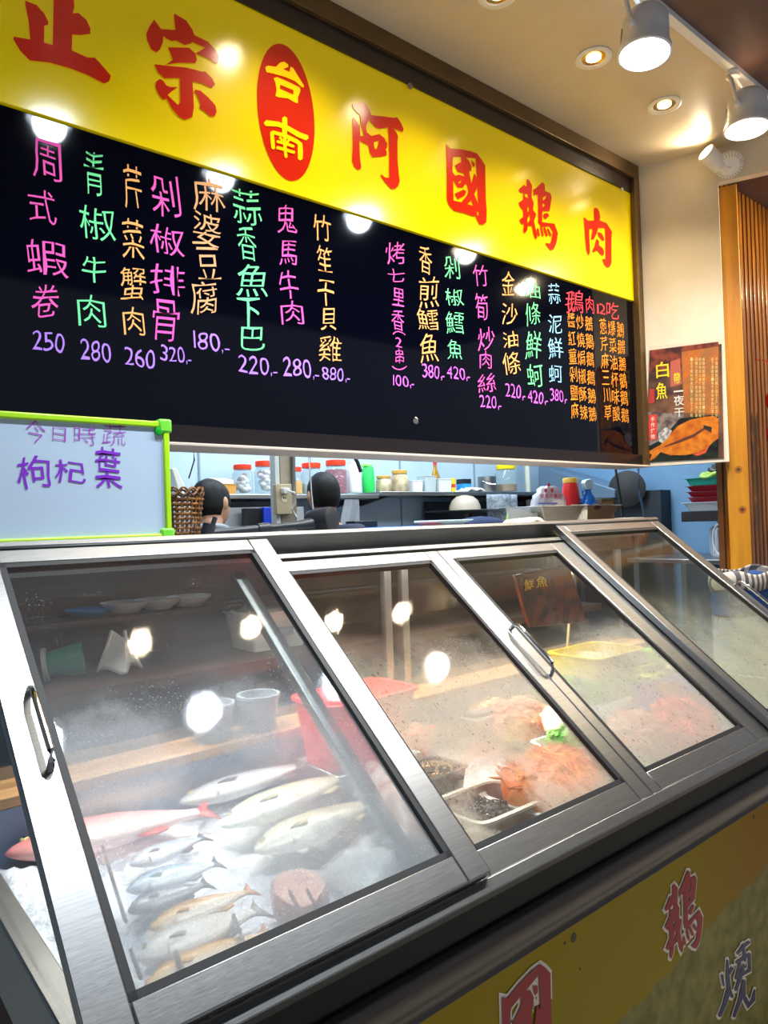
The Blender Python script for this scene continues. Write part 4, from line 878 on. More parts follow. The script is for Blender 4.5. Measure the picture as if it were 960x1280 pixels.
# fourth bay
q = hz(905, 892, -.66); q.z = EYE - .765
heap('leafy_greens', 'yellow-green leafy vegetables at the back of the fourth bay', 'greens', tuple(E(2.75, 1.52, -.74)), (.22, .16), .16, mat('leaf', c(150, 158, 30), 0.5, col2=c(190, 190, 70), nscale=12), 70, .035, el=(1.8, .9, .2))
tag(MB().tube([E(2.55, 1.62, -.58), E(2.62, 1.60, -.575), E(2.75, 1.56, -.575), E(2.80, 1.55, -.58)], [.02, .032, .032, .022], 16).build('luffa', plain('luffa_green', 130, 170, 24, 0.4), smooth=60), 'plump bright green gourd lying on the leaves in the fourth bay', 'gourd')
tag(MB().tube([E(2.60, 1.88, -.12), E(2.62, 1.885, -.25), E(2.60, 1.89, -.40), E(2.57, 1.89, -.56)], .006, 8).build('pale_hose', plain('pale_hose', 206, 190, 140, 0.4), smooth=60), 'pale hose hanging down inside the fourth bay', 'hose')

# ================================================================== lamps
M_LAMPW = mat('lamp_white', c(246, 245, 242), 0.35)
def lens_mat(name, col, e): return mat(name, col, 0.3, emis=e, ecol=col)
L_COOL = lens_mat('lens_cool', c(225, 240, 255), 22); L_WARM = lens_mat('lens_warm', c(255, 232, 196), 18); L_DOWN = lens_mat('lens_down', c(255, 226, 170), 10)
ZCL = EYE + ZC
tr = MB(); tr.box((-1.2, 1.315, ZCL - 0.028), (4.0, 1.35, ZCL)); tag(tr.build('lighting_track', M_LAMPW, bevel=.002), 'long white lighting track along the front edge of the ceiling', 'lighting track')

def spot(x, label, lens, tilt, e, col):
    y = 1.30; t = thing('track_spotlight', label, 'spotlight', (x, y, ZCL - 0.03), 'track spotlights over the counter')
    MB().lathe([(.026, 0), (.026, .022), (.018, .028)], (x, 1.332, ZCL - .056), (0, 0, 1), 16).build('adapter', M_LAMPW, t)
    ce = Vector((x, y - .02, EYE + 1.665)); d = Vector(tilt).normalized()      # d = beam direction
    # stirrup arms
    sx = .089
    for s in (-1, 1):
        b = MB(); b.tube([(x + s * .02, 1.332, ZCL - .05), (x + s * .06, 1.325, ZCL - .075), (x + s * sx, 1.30, ZCL - .11), (x + s * sx, ce.y, ce.z)], .008, 8); b.build('bracket_arm', M_LAMPW, t, smooth=60)
        MB().cyl((x + s * (sx - .012), ce.y, ce.z), (x + s * (sx + .012), ce.y, ce.z), .012).build('pivot_knob', M_LAMPW, t)
    # can
    h = MB().lathe([(.030, -.078), (.058, -.072), (.074, -.05), (.078, 0), (.080, .045), (.088, .060), (.090, .078), (.083, .080), (.080, .060)], ce, d, 32, cap=False).build('housing', M_LAMPW, t, smooth=50)
    b = MB(); q = d.to_track_quat('Z', 'Y')
    for i in range(5):
        a = -0.9 + i * .14 + PI; p = ce + q @ Vector((.0775 * math.cos(a), .0775 * math.sin(a), -.02)); p2 = ce + q @ Vector((.079 * math.cos(a), .079 * math.sin(a), .018))
        b.tube([p, p2], .003, 6)
    b.build('vent_slot', plain('vent_grey', 120, 130, 140), h)
    MB().lathe([(.079, .066), (.074, .071), (.05, .074), (.001, .075)], ce, d, 32).build('lens', lens, t, 'glowing lens')
    MB().tube([(x + .005, 1.33, ZCL - .05), (x + .03, 1.32, ZCL - .09), (x + .02, 1.30, ZCL - .12), tuple(ce - d * .07)], .0035, 6).build('cord', WHITE, t, smooth=60)
    p = ce + d * .095
    lamp('SPOT', 'spotlight_beam', p, p + d, e, col, .06, 150, 1.0)
spot(0.80, 'leftmost track spotlight, out of frame and mirrored at the left end of the menu board', L_COOL, (0, -.05, -1), 130, COOL)
spot(1.52, 'second track spotlight from the left, out of frame and mirrored in the menu board', L_COOL, (0, -.05, -1), 130, COOL)
spot(2.31, 'large white track spotlight with a cool bright lens, hanging at the top of the picture', L_COOL, (-.10, .02, -1), 130, COOL)
spot(3.10, 'white track spotlight at the top right edge of the picture', L_WARM, (-.06, .02, -1), 130, NEUT)

def down(x, label, lit, bright):
    t = thing('recessed_downlight', label, 'downlight', (x, 1.66, ZCL), 'recessed ceiling downlights')
    MB().lathe([(.072, 0), (.074, -.006), (.066, -.010), (.052, -.007), (.048, .0), (.046, -.002)], (x, 1.66, ZCL), (0, 0, 1), 32, cap=False).build('trim_ring', M_LAMPW, t)
    MB().lathe([(.047, -.003), (.030, .0), (.030, -.001)], (x, 1.66, ZCL - .001), (0, 0, 1), 28, cap=False).build('reflector', mat('gold_reflector', c(190, 160, 110), 0.2, 0.9), t)
    MB().lathe([(.030, -.004), (.015, -.006), (.001, -.0065)], (x, 1.66, ZCL - .001), (0, 0, 1), 24).build('bulb', lit, t, 'glowing bulb')
    lamp('SPOT', 'downlight_beam', (x, 1.66, ZCL - .03), (x, 1.7, 0), bright, WARM, .04, 125, .8)
down(1.36, 'leftmost recessed downlight, out of frame above the oval badge', L_DOWN, 34)
down(1.99, 'recessed downlight at the very top edge, left of the large spotlight', L_DOWN, 34)
down(2.58, 'recessed downlight between the two top edges, just left of the large spotlight', L_DOWN, 34)
down(3.14, 'recessed downlight on the ceiling below and right of the large spotlight', L_DOWN, 34)
# small swivel spotlight on the ribbed base
t = thing('swivel_spotlight', 'small white swivel spotlight on a round ribbed base, beside the cream wall', 'spotlight', aw(.47, .0, 1.80))
B0 = Vector(aw(.47, .035, 1.755))
bx = Vector((-.55, -.35, -.75)).normalized()
b = MB().lathe([(.030, -.02), (.062, -.012), (.068, 0), (.066, .022), (.05, .03), (.02, .034)], B0 + Vector((0, 0, .02)), bx, 28)
b.build('base', M_LAMPW, t)
b = MB(); q = bx.to_track_quat('Z', 'Y')
for i in range(26):
    a = 2 * PI * i / 26; b.tube([B0 + Vector((0, 0, .02)) + q @ Vector((.048 * math.cos(a), .048 * math.sin(a), .031)), B0 + Vector((0, 0, .02)) + q @ Vector((.066 * math.cos(a), .066 * math.sin(a), .022))], .003, 5)
b.build('cooling_rib', plain('rib_cream', 214, 206, 190), t)
hd = Vector((-.75, .25, .45)).normalized(); H0 = Vector(aw(.40, .075, 1.80))
MB().tube([B0 + bx * .02, H0 - hd * .01], .012, 10).build('swivel_arm', M_LAMPW, t)
MB().lathe([(.03, -.06), (.042, -.055), (.044, .0), (.045, .055), (.040, .057), (.038, .045)], H0, hd, 26, cap=False).build('head', M_LAMPW, t)
MB().lathe([(.041, .046), (.02, .049), (.001, .05)], H0, hd, 24).build('lens', lens_mat('lens_swivel', c(255, 232, 190), 8), t, 'glowing lens')
lamp('SPOT', 'swivel_beam', H0 + hd * .07, H0 + hd, 9, WARM, .03, 110, .8)
# ================================================================== on the counter
YT = EYE - 0.030
def depth(p): return -(Vector(p) - CAM).dot(CZ)
def sz(px, p): return px * depth(p) / FPX
# wicker basket behind the whiteboard
q = onY(222, 664, 2.15); q.z = YT
t = thing('wicker_basket', 'small brown wicker basket half hidden behind the whiteboard', 'basket', tuple(q))
M_WICK = mat('wicker', c(150, 98, 36), 0.5, col2=c(90, 54, 18), nscale=30)
b = MB(); R0, R1, HB = .062, .078, .135
for k in range(9):
    z = .004 + k * HB / 9; r = R0 + (R1 - R0) * k / 9
    b.tube([(q.x + (r + .004 * (-1) ** (i + k)) * math.cos(2 * PI * i / 28), q.y + (r + .004 * (-1) ** (i + k)) * math.sin(2 * PI * i / 28), q.z + z) for i in range(29)], .0038, 6)
b.build('weave', M_WICK, t, smooth=60)
b = MB()
for i in range(28):
    a = 2 * PI * i / 28; b.tube([(q.x + R0 * math.cos(a), q.y + R0 * math.sin(a), q.z), (q.x + R1 * math.cos(a), q.y + R1 * math.sin(a), q.z + HB)], .003, 5)
b.build('stake', M_WICK, t)
b = MB()
for s in (0, 1):
    b.tube([(q.x + (R1 + .003) * math.cos(2 * PI * i / 60), q.y + (R1 + .003) * math.sin(2 * PI * i / 60), q.z + HB + .012 + .012 * math.sin(i * .9 + s * PI)) for i in range(61)], .004, 6)
b.build('braided_rim', M_WICK, t, smooth=60)
MB().lathe([(R0, 0), (R0, .004)], tuple(q), (0, 0, 1), 24).build('base', M_WICK, t)
# black swing-arm tool lying on the counter
p0 = onY(262, 660, 2.05); p1 = onY(392, 651, 2.0); p0.z = YT + .014; p1.z = YT + .034
t = thing('folding_stand_arm', 'black tubular arm with a round drum head, lying along the counter behind the first door', 'folding arm', tuple((p0 + p1) / 2 - Vector((0, 0, .03))))
M_ARM = mat('matt_black', c(30, 33, 40), 0.45)
d = (p1 - p0); L = d.length; dn = d.normalized()
MB().tube([p0, p0 + d * .3, p0 + d * .55], .0135, 12).build('lower_tube', M_ARM, t)
MB().tube([p0 + d * .5, p0 + d * .8, p1], [.012, .013, .024], 12).build('upper_tube', M_ARM, t)
MB().lathe([(.018, -.02), (.020, 0), (.018, .02)], p0 + d * .5, dn, 14).build('joint_collar', M_ARM, t)
nrm = Vector((.35, -.93, .1)).normalized()
MB().lathe([(.030, -.05), (.040, -.045), (.043, -.02), (.043, .035), (.040, .045), (.030, .048)], p1 + dn * .03 + Vector((0, 0, .008)), nrm, 28).build('drum_head', M_ARM, t)
b = MB(); b.tube([p0 + Vector((-.01, 0, -.01)), p0 + Vector((.0, 0, .03))], .02, 12); b.tube([p0, p0 + Vector((.02, 0, .05))], .008, 8)
b.build('clamp', M_ARM, t)
# steel tray with its things
q = onY(705, 655, 2.27); q.z = YT + .001
t = thing('steel_tray', 'shallow steel tray on the right end of the counter, holding bottles and a plastic bag', 'tray', tuple(q))
b = MB(); w0, w1, d0, d1, hh = .27, .33, .09, .12, .082
ring = lambda w, d_, z: [(q.x - w, q.y - d_, q.z + z), (q.x + w, q.y - d_, q.z + z), (q.x + w, q.y + d_, q.z + z), (q.x - w, q.y + d_, q.z + z)]
b.loft([ring(w0, d0, 0), ring(w1, d1, hh), ring(w1 + .012, d1 + .012, hh), ring(w1 + .012, d1 + .012, hh + .003), ring(w1 - .002, d1 - .002, hh + .002), ring(w0 - .002, d0 - .002, .004)])
b.build('tray_body', STEEL, t, bevel=.003); TZ = q.z + .005
def at(u, y): return onY(u, 640, y).x
M_BOTR = plain('red_squeeze_bottle', 214, 30, 30, 0.35)
x = at(714, 2.30); t = thing('squeeze_bottle', 'red bottle with a yellow cap standing in the steel tray', 'bottle', (x, 2.30, TZ))
MB().lathe([(.045, 0), (.048, .01), (.048, .12), (.040, .19), (.036, .205)], (x, 2.30, TZ), (0, 0, 1), 24).build('bottle', M_BOTR, t)
MB().lathe([(.039, .203), (.039, .225), (.035, .230)], (x, 2.30, TZ), (0, 0, 1), 24).build('cap', plain('ochre_cap', 214, 168, 60, .4), t, 'ochre cap')
x = at(736, 2.24); t = thing('spray_bottle', 'blue spray bottle with a blue and white trigger head in the steel tray', 'spray bottle', (x, 2.24, TZ))
MB().lathe([(.052, 0), (.055, .01), (.052, .07), (.030, .125), (.016, .15), (.016, .165)], (x, 2.24, TZ), (0, 0, 1), 24, sq=.8).build('bottle', mat('spray_blue', c(20, 120, 220), .25), t)
M_SPW = plain('spray_head', 190, 226, 244, .35)
MB().extr([(x - .035, 2.225, TZ + .165), (x + .02, 2.225, TZ + .165), (x + .03, 2.225, TZ + .20), (x + .015, 2.225, TZ + .222), (x - .03, 2.225, TZ + .215), (x - .045, 2.225, TZ + .20)], (0, .03, 0)).build('trigger_head', M_SPW, t, bevel=.004)
MB().tube([(x - .03, 2.24, TZ + .18), (x - .05, 2.24, TZ + .155), (x - .045, 2.24, TZ + .13)], .006, 8).build('trigger', mat('trigger_blue', c(60, 150, 230), .3), t)
x = at(686, 2.24); t = thing('plastic_bag', 'white plastic carrier bag with red printing standing in the steel tray', 'plastic bag', (x, 2.24, TZ))
def bagw(u, v):
    a = 2 * PI * u; r = 1 + .05 * math.sin(5 * a + 6 * v) + .04 * math.sin(9 * a - 3 * v); k = [1.0, 1.0, 1.0, .98, .92, .66, .4][min(6, int(v * 6.01))]
    return (x + .098 * r * k * (abs(math.cos(a)) ** .6) * (1 if math.cos(a) > 0 else -1), 2.24 + .055 * r * k * (abs(math.sin(a)) ** .6) * (1 if math.sin(a) > 0 else -1), TZ + .18 * v)
M_WBAG = mat('bag_film', c(226, 226, 236), 0.3, col2=c(206, 206, 222), nscale=14, bump=.5, bscale=25)
MB().sheet(bagw, 48, 12).build('bag', M_WBAG, t, smooth=180)
M_PRT = plain('bag_red', 206, 30, 76, .4); yb = 2.180
b = MB()
for (du, dv) in ((0, 0), (-4, 7), (4, 7)): b.lathe([(.010, 0), (.010, .001), (.004, .0015)], onY(686 + du, 606 + dv, yb), (0, -1, 0), 14)
for i, ch in enumerate('鮮魚海產店'): put(b, ch, 675 + i * 5.6, 617, 680 + i * 5.6, 623, yb, .01)
b.build('red_print', M_PRT, t)
b = MB(); b.box((at(673, yb), yb - .001, onY(680, 630, yb).z), (at(697, yb), yb, onY(680, 628.5, yb).z)); b.build('blue_line', plain('bag_blue', 70, 100, 200, .4), t)
x = at(722, 2.20)
t = thing('ribbed_cup', 'small ribbed clear cup between the carrier bag and the spray bottle', 'cup', (x, 2.19, TZ))
MB().lathe([(.036, 0), (.040, .05), (.040, .085), (.037, .085), (.036, .01)], (x, 2.19, TZ), (0, 0, 1), 28).build('cup', plain('cup_grey', 190, 180, 160, .35), t)
b = MB()
for i in range(28):
    a = 2 * PI * i / 28; b.tube([(x + .037 * math.cos(a), 2.19 + .037 * math.sin(a), TZ + .002), (x + .0415 * math.cos(a), 2.19 + .0415 * math.sin(a), TZ + .083)], .0018, 5)
b.build('rib', plain('rib_grey', 214, 206, 190, .35), t)
x = at(752, 2.24); tag(MB().box((x - .05, 2.20, TZ), (x + .06, 2.30, TZ + .115)).build('brown_carton', mat('carton', c(120, 96, 64), .6), bevel=.003), 'small brown carton at the right end of the steel tray', 'carton')
x = at(746, 2.16); tag(MB().ell((x, 2.165, TZ + .070), (.045, .018, .016), 16, 8, noise=.05).build('dark_cloth', plain('dark_red_cloth', 70, 30, 30, .7)), 'small dark red bundle on the front rim of the steel tray', 'cloth')
# paper bag pile, white paper
q = onY(657, 657, 2.2); q.z = YT
t = thing('paper_bag_pile', 'crumpled white paper and clear film bags left of the steel tray', 'paper bags', tuple(q))
def pap(u, v):
    return (q.x + (u - .5) * .24, q.y + (v - .5) * .12, q.z + .004 + .022 * math.sin(u * PI) + .008 * math.sin(13 * u + 5 * v))
MB().sheet(pap, 16, 8).build('paper', mat('cream_paper', c(236, 230, 206), .6), t, smooth=30, solid=.018)
def film(u, v): return (q.x - .11 + u * .19, q.y + .02 + .03 * math.sin(5 * u), q.z + .02 + v * (.085 - .06 * u) + .006 * math.sin(17 * u + 4 * v))
MB().sheet(film, 14, 8).build('film', glass('film_bag', (.9, .9, .9, 1), .35, (.8, .8, .78, 1), .1, 1.3), t, smooth=60)
q = onY(782, 651, 2.2); q.z = YT
tag(MB().box((q.x - .09, q.y - .05, q.z), (q.x + .10, q.y + .05, q.z + .014)).build('folded_paper', plain('pale_paper', 232, 230, 214, .6), bevel=.002), 'flat white folded paper at the right end of the counter', 'paper')

# ================================================================== kitchen behind
def place(u, v0, v1, wpx, y):
    """base centre, radius and height of an upright thing spanning rows v0..v1 and wpx wide at depth y"""
    p = onY(u, v1, y); return p, sz(wpx, p) / 2, (onY(u, v0, y) - p).z
YK = 3.80; ZS1 = onY(300, 619.5, YK).z; ZS2 = onY(540, 616.0, YK).z
def shelf(x0, x1, z, label):
    t = thing('steel_shelf', label, 'shelf', ((x0 + x1) / 2, YK, z - .03))
    MB().box((x0, YK - .17, z - .028), (x1, YK + .215, z)).build('board', STEEL, t, bevel=.004)
    for x in (x0 + .12, x1 - .12):
        MB().extr([(x, YK + .215, z - .028), (x, YK - .12, z - .028), (x, YK + .215, z - .085)], (.02, 0, 0)).build('bracket', STEEL_D, t)
shelf(1.80, 2.98, ZS1, 'left steel shelf in the kitchen, carrying the red-lidded jars')
shelf(2.99, 4.86, ZS2, 'right steel shelf in the kitchen, carrying tubs and bottles')
M_JAR = glass('jar_glass', (.92, .95, .95, 1), .06, rough=.05, f0=1.4)
M_RLID = plain('red_lid', 236, 66, 36, .35); M_YLID = plain('yellow_lid', 240, 214, 20, .35); M_OLID = plain('ochre_lid', 206, 160, 70, .4)
def jar(kind, label, cat, u, v0, v1, w, z, lid, content, fill=.8, grp=None, y=YK, m=None, clumps=0, sq=None):
    p, r, h = place(u, v0, v1, w, y); p.z = z; t = thing(kind, label, cat, tuple(p), grp)
    MB().lathe([(r * .9, 0), (r, h * .04), (r, h * .70), (r * .80, h * .80), (r * .78, h * .86), (r * .74, h * .86), (r * .76, h * .79), (r * .95, h * .69), (r * .95, h * .05)], tuple(p), (0, 0, 1), 28, sq=sq, cap=True).build('jar', m or M_JAR, t, smooth=50)
    MB().lathe([(r * .86, h * .84), (r * .88, h * .86), (r * .88, h * .985), (r * .82, h)], tuple(p), (0, 0, 1), 28).build('lid', lid, t)
    if content:
        b = MB()
        if clumps:
            for i in range(clumps):
                a = random.uniform(0, 6.28); rr = r * .55 * math.sqrt(random.random()); s = r * .36
                b.ell((p.x + rr * math.cos(a), p.y + rr * math.sin(a), p.z + h * .05 + s + random.random() * max(.001, (h * .72 * fill - 2 * s))), (s, s, s * .8), 10, 7, noise=.03)
        else: b.lathe([(r * .90, h * .06), (r * .92, h * .72 * fill), (r * .4, h * .74 * fill)], tuple(p), (0, 0, 1), 24, sq=sq)
        o = b.build('contents', content, t, smooth=60)
        if clumps: o['kind'] = 'stuff'
    return t
M_GARLIC = mat('garlic', c(240, 236, 236), .5, col2=c(206, 190, 204), nscale=18)
G = 'red-lidded jars on the left kitchen shelf'
jar('glass_jar', 'red-lidded jar of garlic right of the ochre box on the left kitchen shelf', 'jar', 304, 581, 619.5, 26, ZS1, M_RLID, M_GARLIC, 1, G, clumps=26)
jar('glass_jar', 'red-lidded jar of garlic immediately left of the outlet pillar', 'jar', 331, 576, 619, 25, ZS1, M_RLID, M_GARLIC, 1, G, clumps=26)
jar('glass_jar', 'red-lidded jar with orange contents, between the pillar and the standing cook', 'jar', 369, 583, 618.5, 20, ZS1, M_RLID, mat('orange_pickle', c(236, 170, 60), .4), .7, G)
jar('glass_jar', 'clear red-lidded jar directly behind the standing cook', 'jar', 390, 578, 618.5, 27, ZS1, M_RLID, plain('pale_rice', 214, 214, 206), .5, G)
jar('glass_jar', 'red-lidded jar packed with dark red dried berries, right of the standing cook', 'jar', 421, 578, 622, 29, ZS1, M_RLID, mat('dried_berries', c(140, 36, 66), .5, col2=c(190, 90, 116), nscale=60, lo=.5, hi=.62), 1, G)
p, r, h = place(278, 597, 620, 30, YK)
t = thing('ochre_box', 'ochre box holding white packets, left of the garlic jars', 'box', (p.x, p.y, ZS1))
MB().tub((p.x, p.y, ZS1), r * .95, r * .6, h * .62, r, r * .65, .006, k=.12).build('box', mat('ochre_plastic', c(206, 146, 66), .45), t)
M_PK = plain('white_packets', 232, 226, 214, .5)
for i in range(3): MB().box((p.x - r * .8, p.y - r * .4 + i * .04, ZS1 + .01), (p.x + r * .85, p.y - r * .4 + i * .04 + .02, ZS1 + h * (.85 + .07 * i))).build('packet', M_PK, t)
# white folding scale at the far left
p, r, h = place(238, 582, 612, 34, 3.6)
t = thing('white_scale', 'white L-shaped plastic lid standing open behind the bent cook', 'open lid', (p.x, p.y, p.z - .06))
MB().extr([(p.x - .07, p.y, p.z - .06), (p.x + .10, p.y, p.z - .06), (p.x + .10, p.y, p.z + .015), (p.x - .02, p.y, p.z + .0), (p.x - .075, p.y, p.z + .115), (p.x - .10, p.y, p.z + .11), (p.x - .07, p.y, p.z)], (0, .14, 0)).build('lid', plain('ivory', 228, 230, 222, .4), t, bevel=.005)
MB().box((1.25, 3.55, 0), (1.72, 3.85, p.z - .06)).build('pedestal', plain('pedestal_white', 200, 206, 210, .4), t)
# bottles and tubs on the right shelf
p, r, h = place(443, 582, 621, 18, YK)
t = thing('white_bottle', 'white plastic bottle between the berry jar and the green bottle', 'bottle', (p.x, p.y, ZS2))
MB().lathe([(r * .95, 0), (r, .01), (r, h * .7), (r * .6, h * .88), (r * .45, h * .9), (r * .45, h)], (p.x, p.y, ZS2), (0, 0, 1), 20).build('bottle', plain('milky_white', 222, 226, 230, .35), t)
p, r, h = place(461, 584, 619, 16, YK)
t = thing('green_bottle', 'bright green rounded bottle on the right kitchen shelf', 'bottle', (p.x, p.y, ZS2))
MB().lathe([(r * .9, 0), (r, .01), (r * 1.02, h * .5), (r * .9, h * .85), (r * .6, h)], (p.x, p.y, ZS2), (0, 0, 1), 20).build('bottle', plain('bright_green', 40, 200, 90, .35), t)
MB().box((p.x - r * .95, p.y - .03, ZS2 + h * .94), (p.x + r * .3, p.y + .03, ZS2 + h * 1.0)).build('cap', plain('lime_cap', 150, 230, 90, .4), t)
M_TUB = mat('cloudy_tub', c(196, 182, 150), .35, col2=c(160, 140, 110), nscale=16)
jar('lidded_tub', 'lower of the two cloudy ochre-lidded tubs, right of the green bottle', 'tub', 480, 598, 619, 20, ZS2, M_OLID, None, m=M_TUB)
jar('lidded_tub', 'taller cloudy tub with an ochre lid, left of the white box', 'tub', 500, 590, 618, 22, ZS2, M_OLID, None, m=M_TUB)
p, r, h = place(519, 602, 617, 17, YK)
tag(MB().tub((p.x, p.y, ZS2), r * .9, r * .8, h, r, r * .9, .004).build('white_tub', plain('tub_white', 220, 224, 230, .4)), 'small open white tub right of the ochre-lidded tubs', 'tub')
p, r, h = place(534, 596, 617, 20, YK)
tag(MB().tub((p.x, p.y, ZS2), r * .85, r * .7, h, r, r * .8, .004, k=.15).build('clear_tub', plain('smoky_tub', 176, 190, 190, .3)), 'square smoky tub in front of the amber bottle', 'tub')
p, r, h = place(552, 599, 616, 22, YK)
tag(MB().tub((p.x, p.y, ZS2), r * .85, r * .7, h, r, r * .8, .004, k=.15).build('clear_tub', plain('frosted_tub', 214, 220, 222, .35)), 'square frosted white tub left of the yellow tin', 'tub')
p, r, h = place(544, 577, 601, 12, YK + .22); pz = ZS2
t = thing('amber_bottle', 'amber glass bottle with a red cap, behind the square tubs', 'bottle', (p.x, p.y, pz)); h = onY(544, 577, YK + .22).z - pz
MB().lathe([(r * .95, 0), (r, .01), (r, h * .55), (r * .45, h * .78), (r * .38, h * .9)], (p.x, p.y, pz), (0, 0, 1), 20).build('bottle', mat('amber_glass', c(170, 120, 20), .1, coat=.5), t)
MB().lathe([(r * .45, h * .9), (r * .45, h)], (p.x, p.y, pz), (0, 0, 1), 16).build('cap', plain('cap_red', 200, 30, 40, .35), t, 'red cap')
p, r, h = place(564, 597, 615, 9, YK)
t = thing('yellow_tin', 'yellow tin right of the frosted white tub', 'tin', (p.x, p.y, ZS2))
MB().lathe([(r * 1.3, 0), (r * 1.3, h)], (p.x, p.y, ZS2), (0, 0, 1), 20).build('tin', plain('tin_yellow', 236, 200, 30, .35), t)
MB().lathe([(r * 1.32, h * .35), (r * 1.32, h * .6)], (p.x, p.y, ZS2), (0, 0, 1), 20).build('band', plain('tin_red', 206, 60, 40, .35), t)
p, r, h = place(580, 596, 613, 13, YK)
t = thing('blue_carton', 'small blue and black carton on the right kitchen shelf', 'carton', (p.x, p.y, ZS2))
MB().box((p.x - r, p.y - .04, ZS2), (p.x + r, p.y + .04, ZS2 + h * .65)).build('carton', plain('carton_blue', 40, 140, 210, .4), t)
MB().box((p.x - r, p.y - .04, ZS2 + h * .65), (p.x + r, p.y + .04, ZS2 + h)).build('top', plain('carton_black', 24, 26, 34, .4), t)
p, r, h = place(587, 609, 615, 32, YK - .08)
tag(MB().sheet(lambda u, v: (p.x + (u - .5) * 2 * r, p.y + (v - .5) * .14, ZS2 + .012 + .03 * math.sin(u * PI) * (.6 + .4 * math.sin(9 * u + 3 * v))), 16, 8).build('white_towel', plain('towel', 226, 230, 232, .8), smooth=180, solid=.012), 'white towel folded on the shelf in front of the blue carton', 'towel')
p, r, h = place(609, 592, 612, 23, YK)
t = thing('steel_pot', 'dull steel pot left of the yellow-lidded jar', 'pot', (p.x, p.y, ZS2))
MB().lathe([(r * .95, 0), (r, .008), (r, h), (r * 1.04, h), (r * .96, h), (r * .92, .012)], (p.x, p.y, ZS2), (0, 0, 1), 28).build('pot', STEEL, t)
MB().tube([(p.x - r, p.y - .02, ZS2 + h * .7), (p.x - r * .7, p.y - r * .75, ZS2 + h * .55), (p.x + r * .1, p.y - r * 1.05, ZS2 + h * .5), (p.x + r * .8, p.y - r * .6, ZS2 + h * .55), (p.x + r, p.y, ZS2 + h * .7)], .005, 6).build('handle', CHROME, t)
jar('glass_jar', 'large jar with a yellow lid at the right end of the kitchen shelf', 'jar', 633, 578, 613, 28, ZS2, M_YLID, mat('brown_sauce', c(156, 116, 76), .4), .42)
# pillar with outlet box
p = onY(357, 600, 3.05)
t = thing('steel_pillar', 'narrow beige metal pillar in the kitchen carrying a power outlet', 'pillar', (p.x, p.y, 0))
MB().box((p.x - .030, p.y, 0), (p.x + .062, p.y + .09, 3.19)).build('shaft', mat('beige_metal', c(176, 166, 150), .35, .3, col2=c(150, 140, 126), nscale=5), t, bevel=.004)
MB().box((p.x - .058, p.y, 0), (p.x - .034, p.y + .05, 3.19)).build('edge_strip', plain('strip_white', 214, 220, 220, .4), t)
MB().tube([(p.x + .045, p.y - .012, 3.18), (p.x + .047, p.y - .012, 2.2), (p.x + .04, p.y - .012, 1.86), (p.x + .028, p.y - .012, 1.80)], .010, 10).build('conduit', plain('grey_conduit', 110, 112, 112, .5), t, smooth=60)
q = onY(354, 624, p.y - .02)
ob = MB().box((q.x - .045, p.y - .03, q.z - .075), (q.x + .045, p.y, q.z + .075)).build('outlet_box', mat('outlet_beige', c(196, 180, 150), .45), t, bevel=.004)
MB().lathe([(.017, 0), (.017, .003)], (q.x, p.y - .030, q.z + .0), (0, -1, 0), 18).build('socket', plain('socket_cream', 224, 214, 190, .4), ob)
b = MB()
for dx in (-.006, .006): b.box((q.x + dx - .0015, p.y - .0345, q.z + .001), (q.x + dx + .0015, p.y - .033, q.z + .010))
b.build('slot', BLACK, ob)
t = thing('power_plug', 'white power plug and cord in the outlet on the beige pillar', 'plug', (q.x, p.y - .03, q.z + .03))
MB().box((q.x - .020, p.y - .060, q.z + .024), (q.x + .016, p.y - .03, q.z + .054)).build('plug', WHITE, t, bevel=.005)
MB().tube([(q.x + .0, p.y - .058, q.z + .04), (q.x + .035, p.y - .07, q.z + .03), (q.x + .040, p.y - .07, q.z - .01), (q.x + .022, p.y - .06, q.z - .05), (q.x + .05, p.y - .06, q.z - .09)], .0045, 8).build('cord', WHITE, t, smooth=60)
# hanging cords
for pts, m_, r_, lab in ((((385, 566), (388, 592), (389, 612), (392, 642)), WHITE, .003, 'white cord hanging in front of the standing cook'),
        (((241, 556), (243, 575), (236, 598)), BLACK, .004, 'thin dark cord hanging at the left of the kitchen'),
        (((440, 566), (447, 578), (451, 590)), BLACK, .012, 'dark cable bundle hanging above the white bottle'),
        (((798, 585), (799, 615), (805, 640), (806, 650)), plain('cable_blue_grey', 60, 84, 110, .5), .008, 'dark cable running down the blue kitchen wall')):
    Y_ = 2.75 if pts[0][0] == 385 else (2.62 if pts[0][0] == 798 else 3.5)
    Q = [onY(u, v, Y_) for u, v in pts]; Q = [Vector((Q[0].x, Q[0].y, 3.2))] + Q
    tag(MB().tube(Q, r_, 8).build('electric_cable', m_, smooth=60), lab, 'cord')
for (u, y_) in ((590, 4.1), (601, 4.1), (655, 4.0), (661, 4.0)): pass
M_PIPE = plain('pale_pipe', 206, 206, 190, .4)
x = at(661, 3.9); tag(MB().cyl((x, 3.9, ZS2 - .3), (x, 3.9, 3.2), .022).build('pale_pipe', M_PIPE), 'pale vertical pipe right of the yellow-lidded jar', 'pipe')
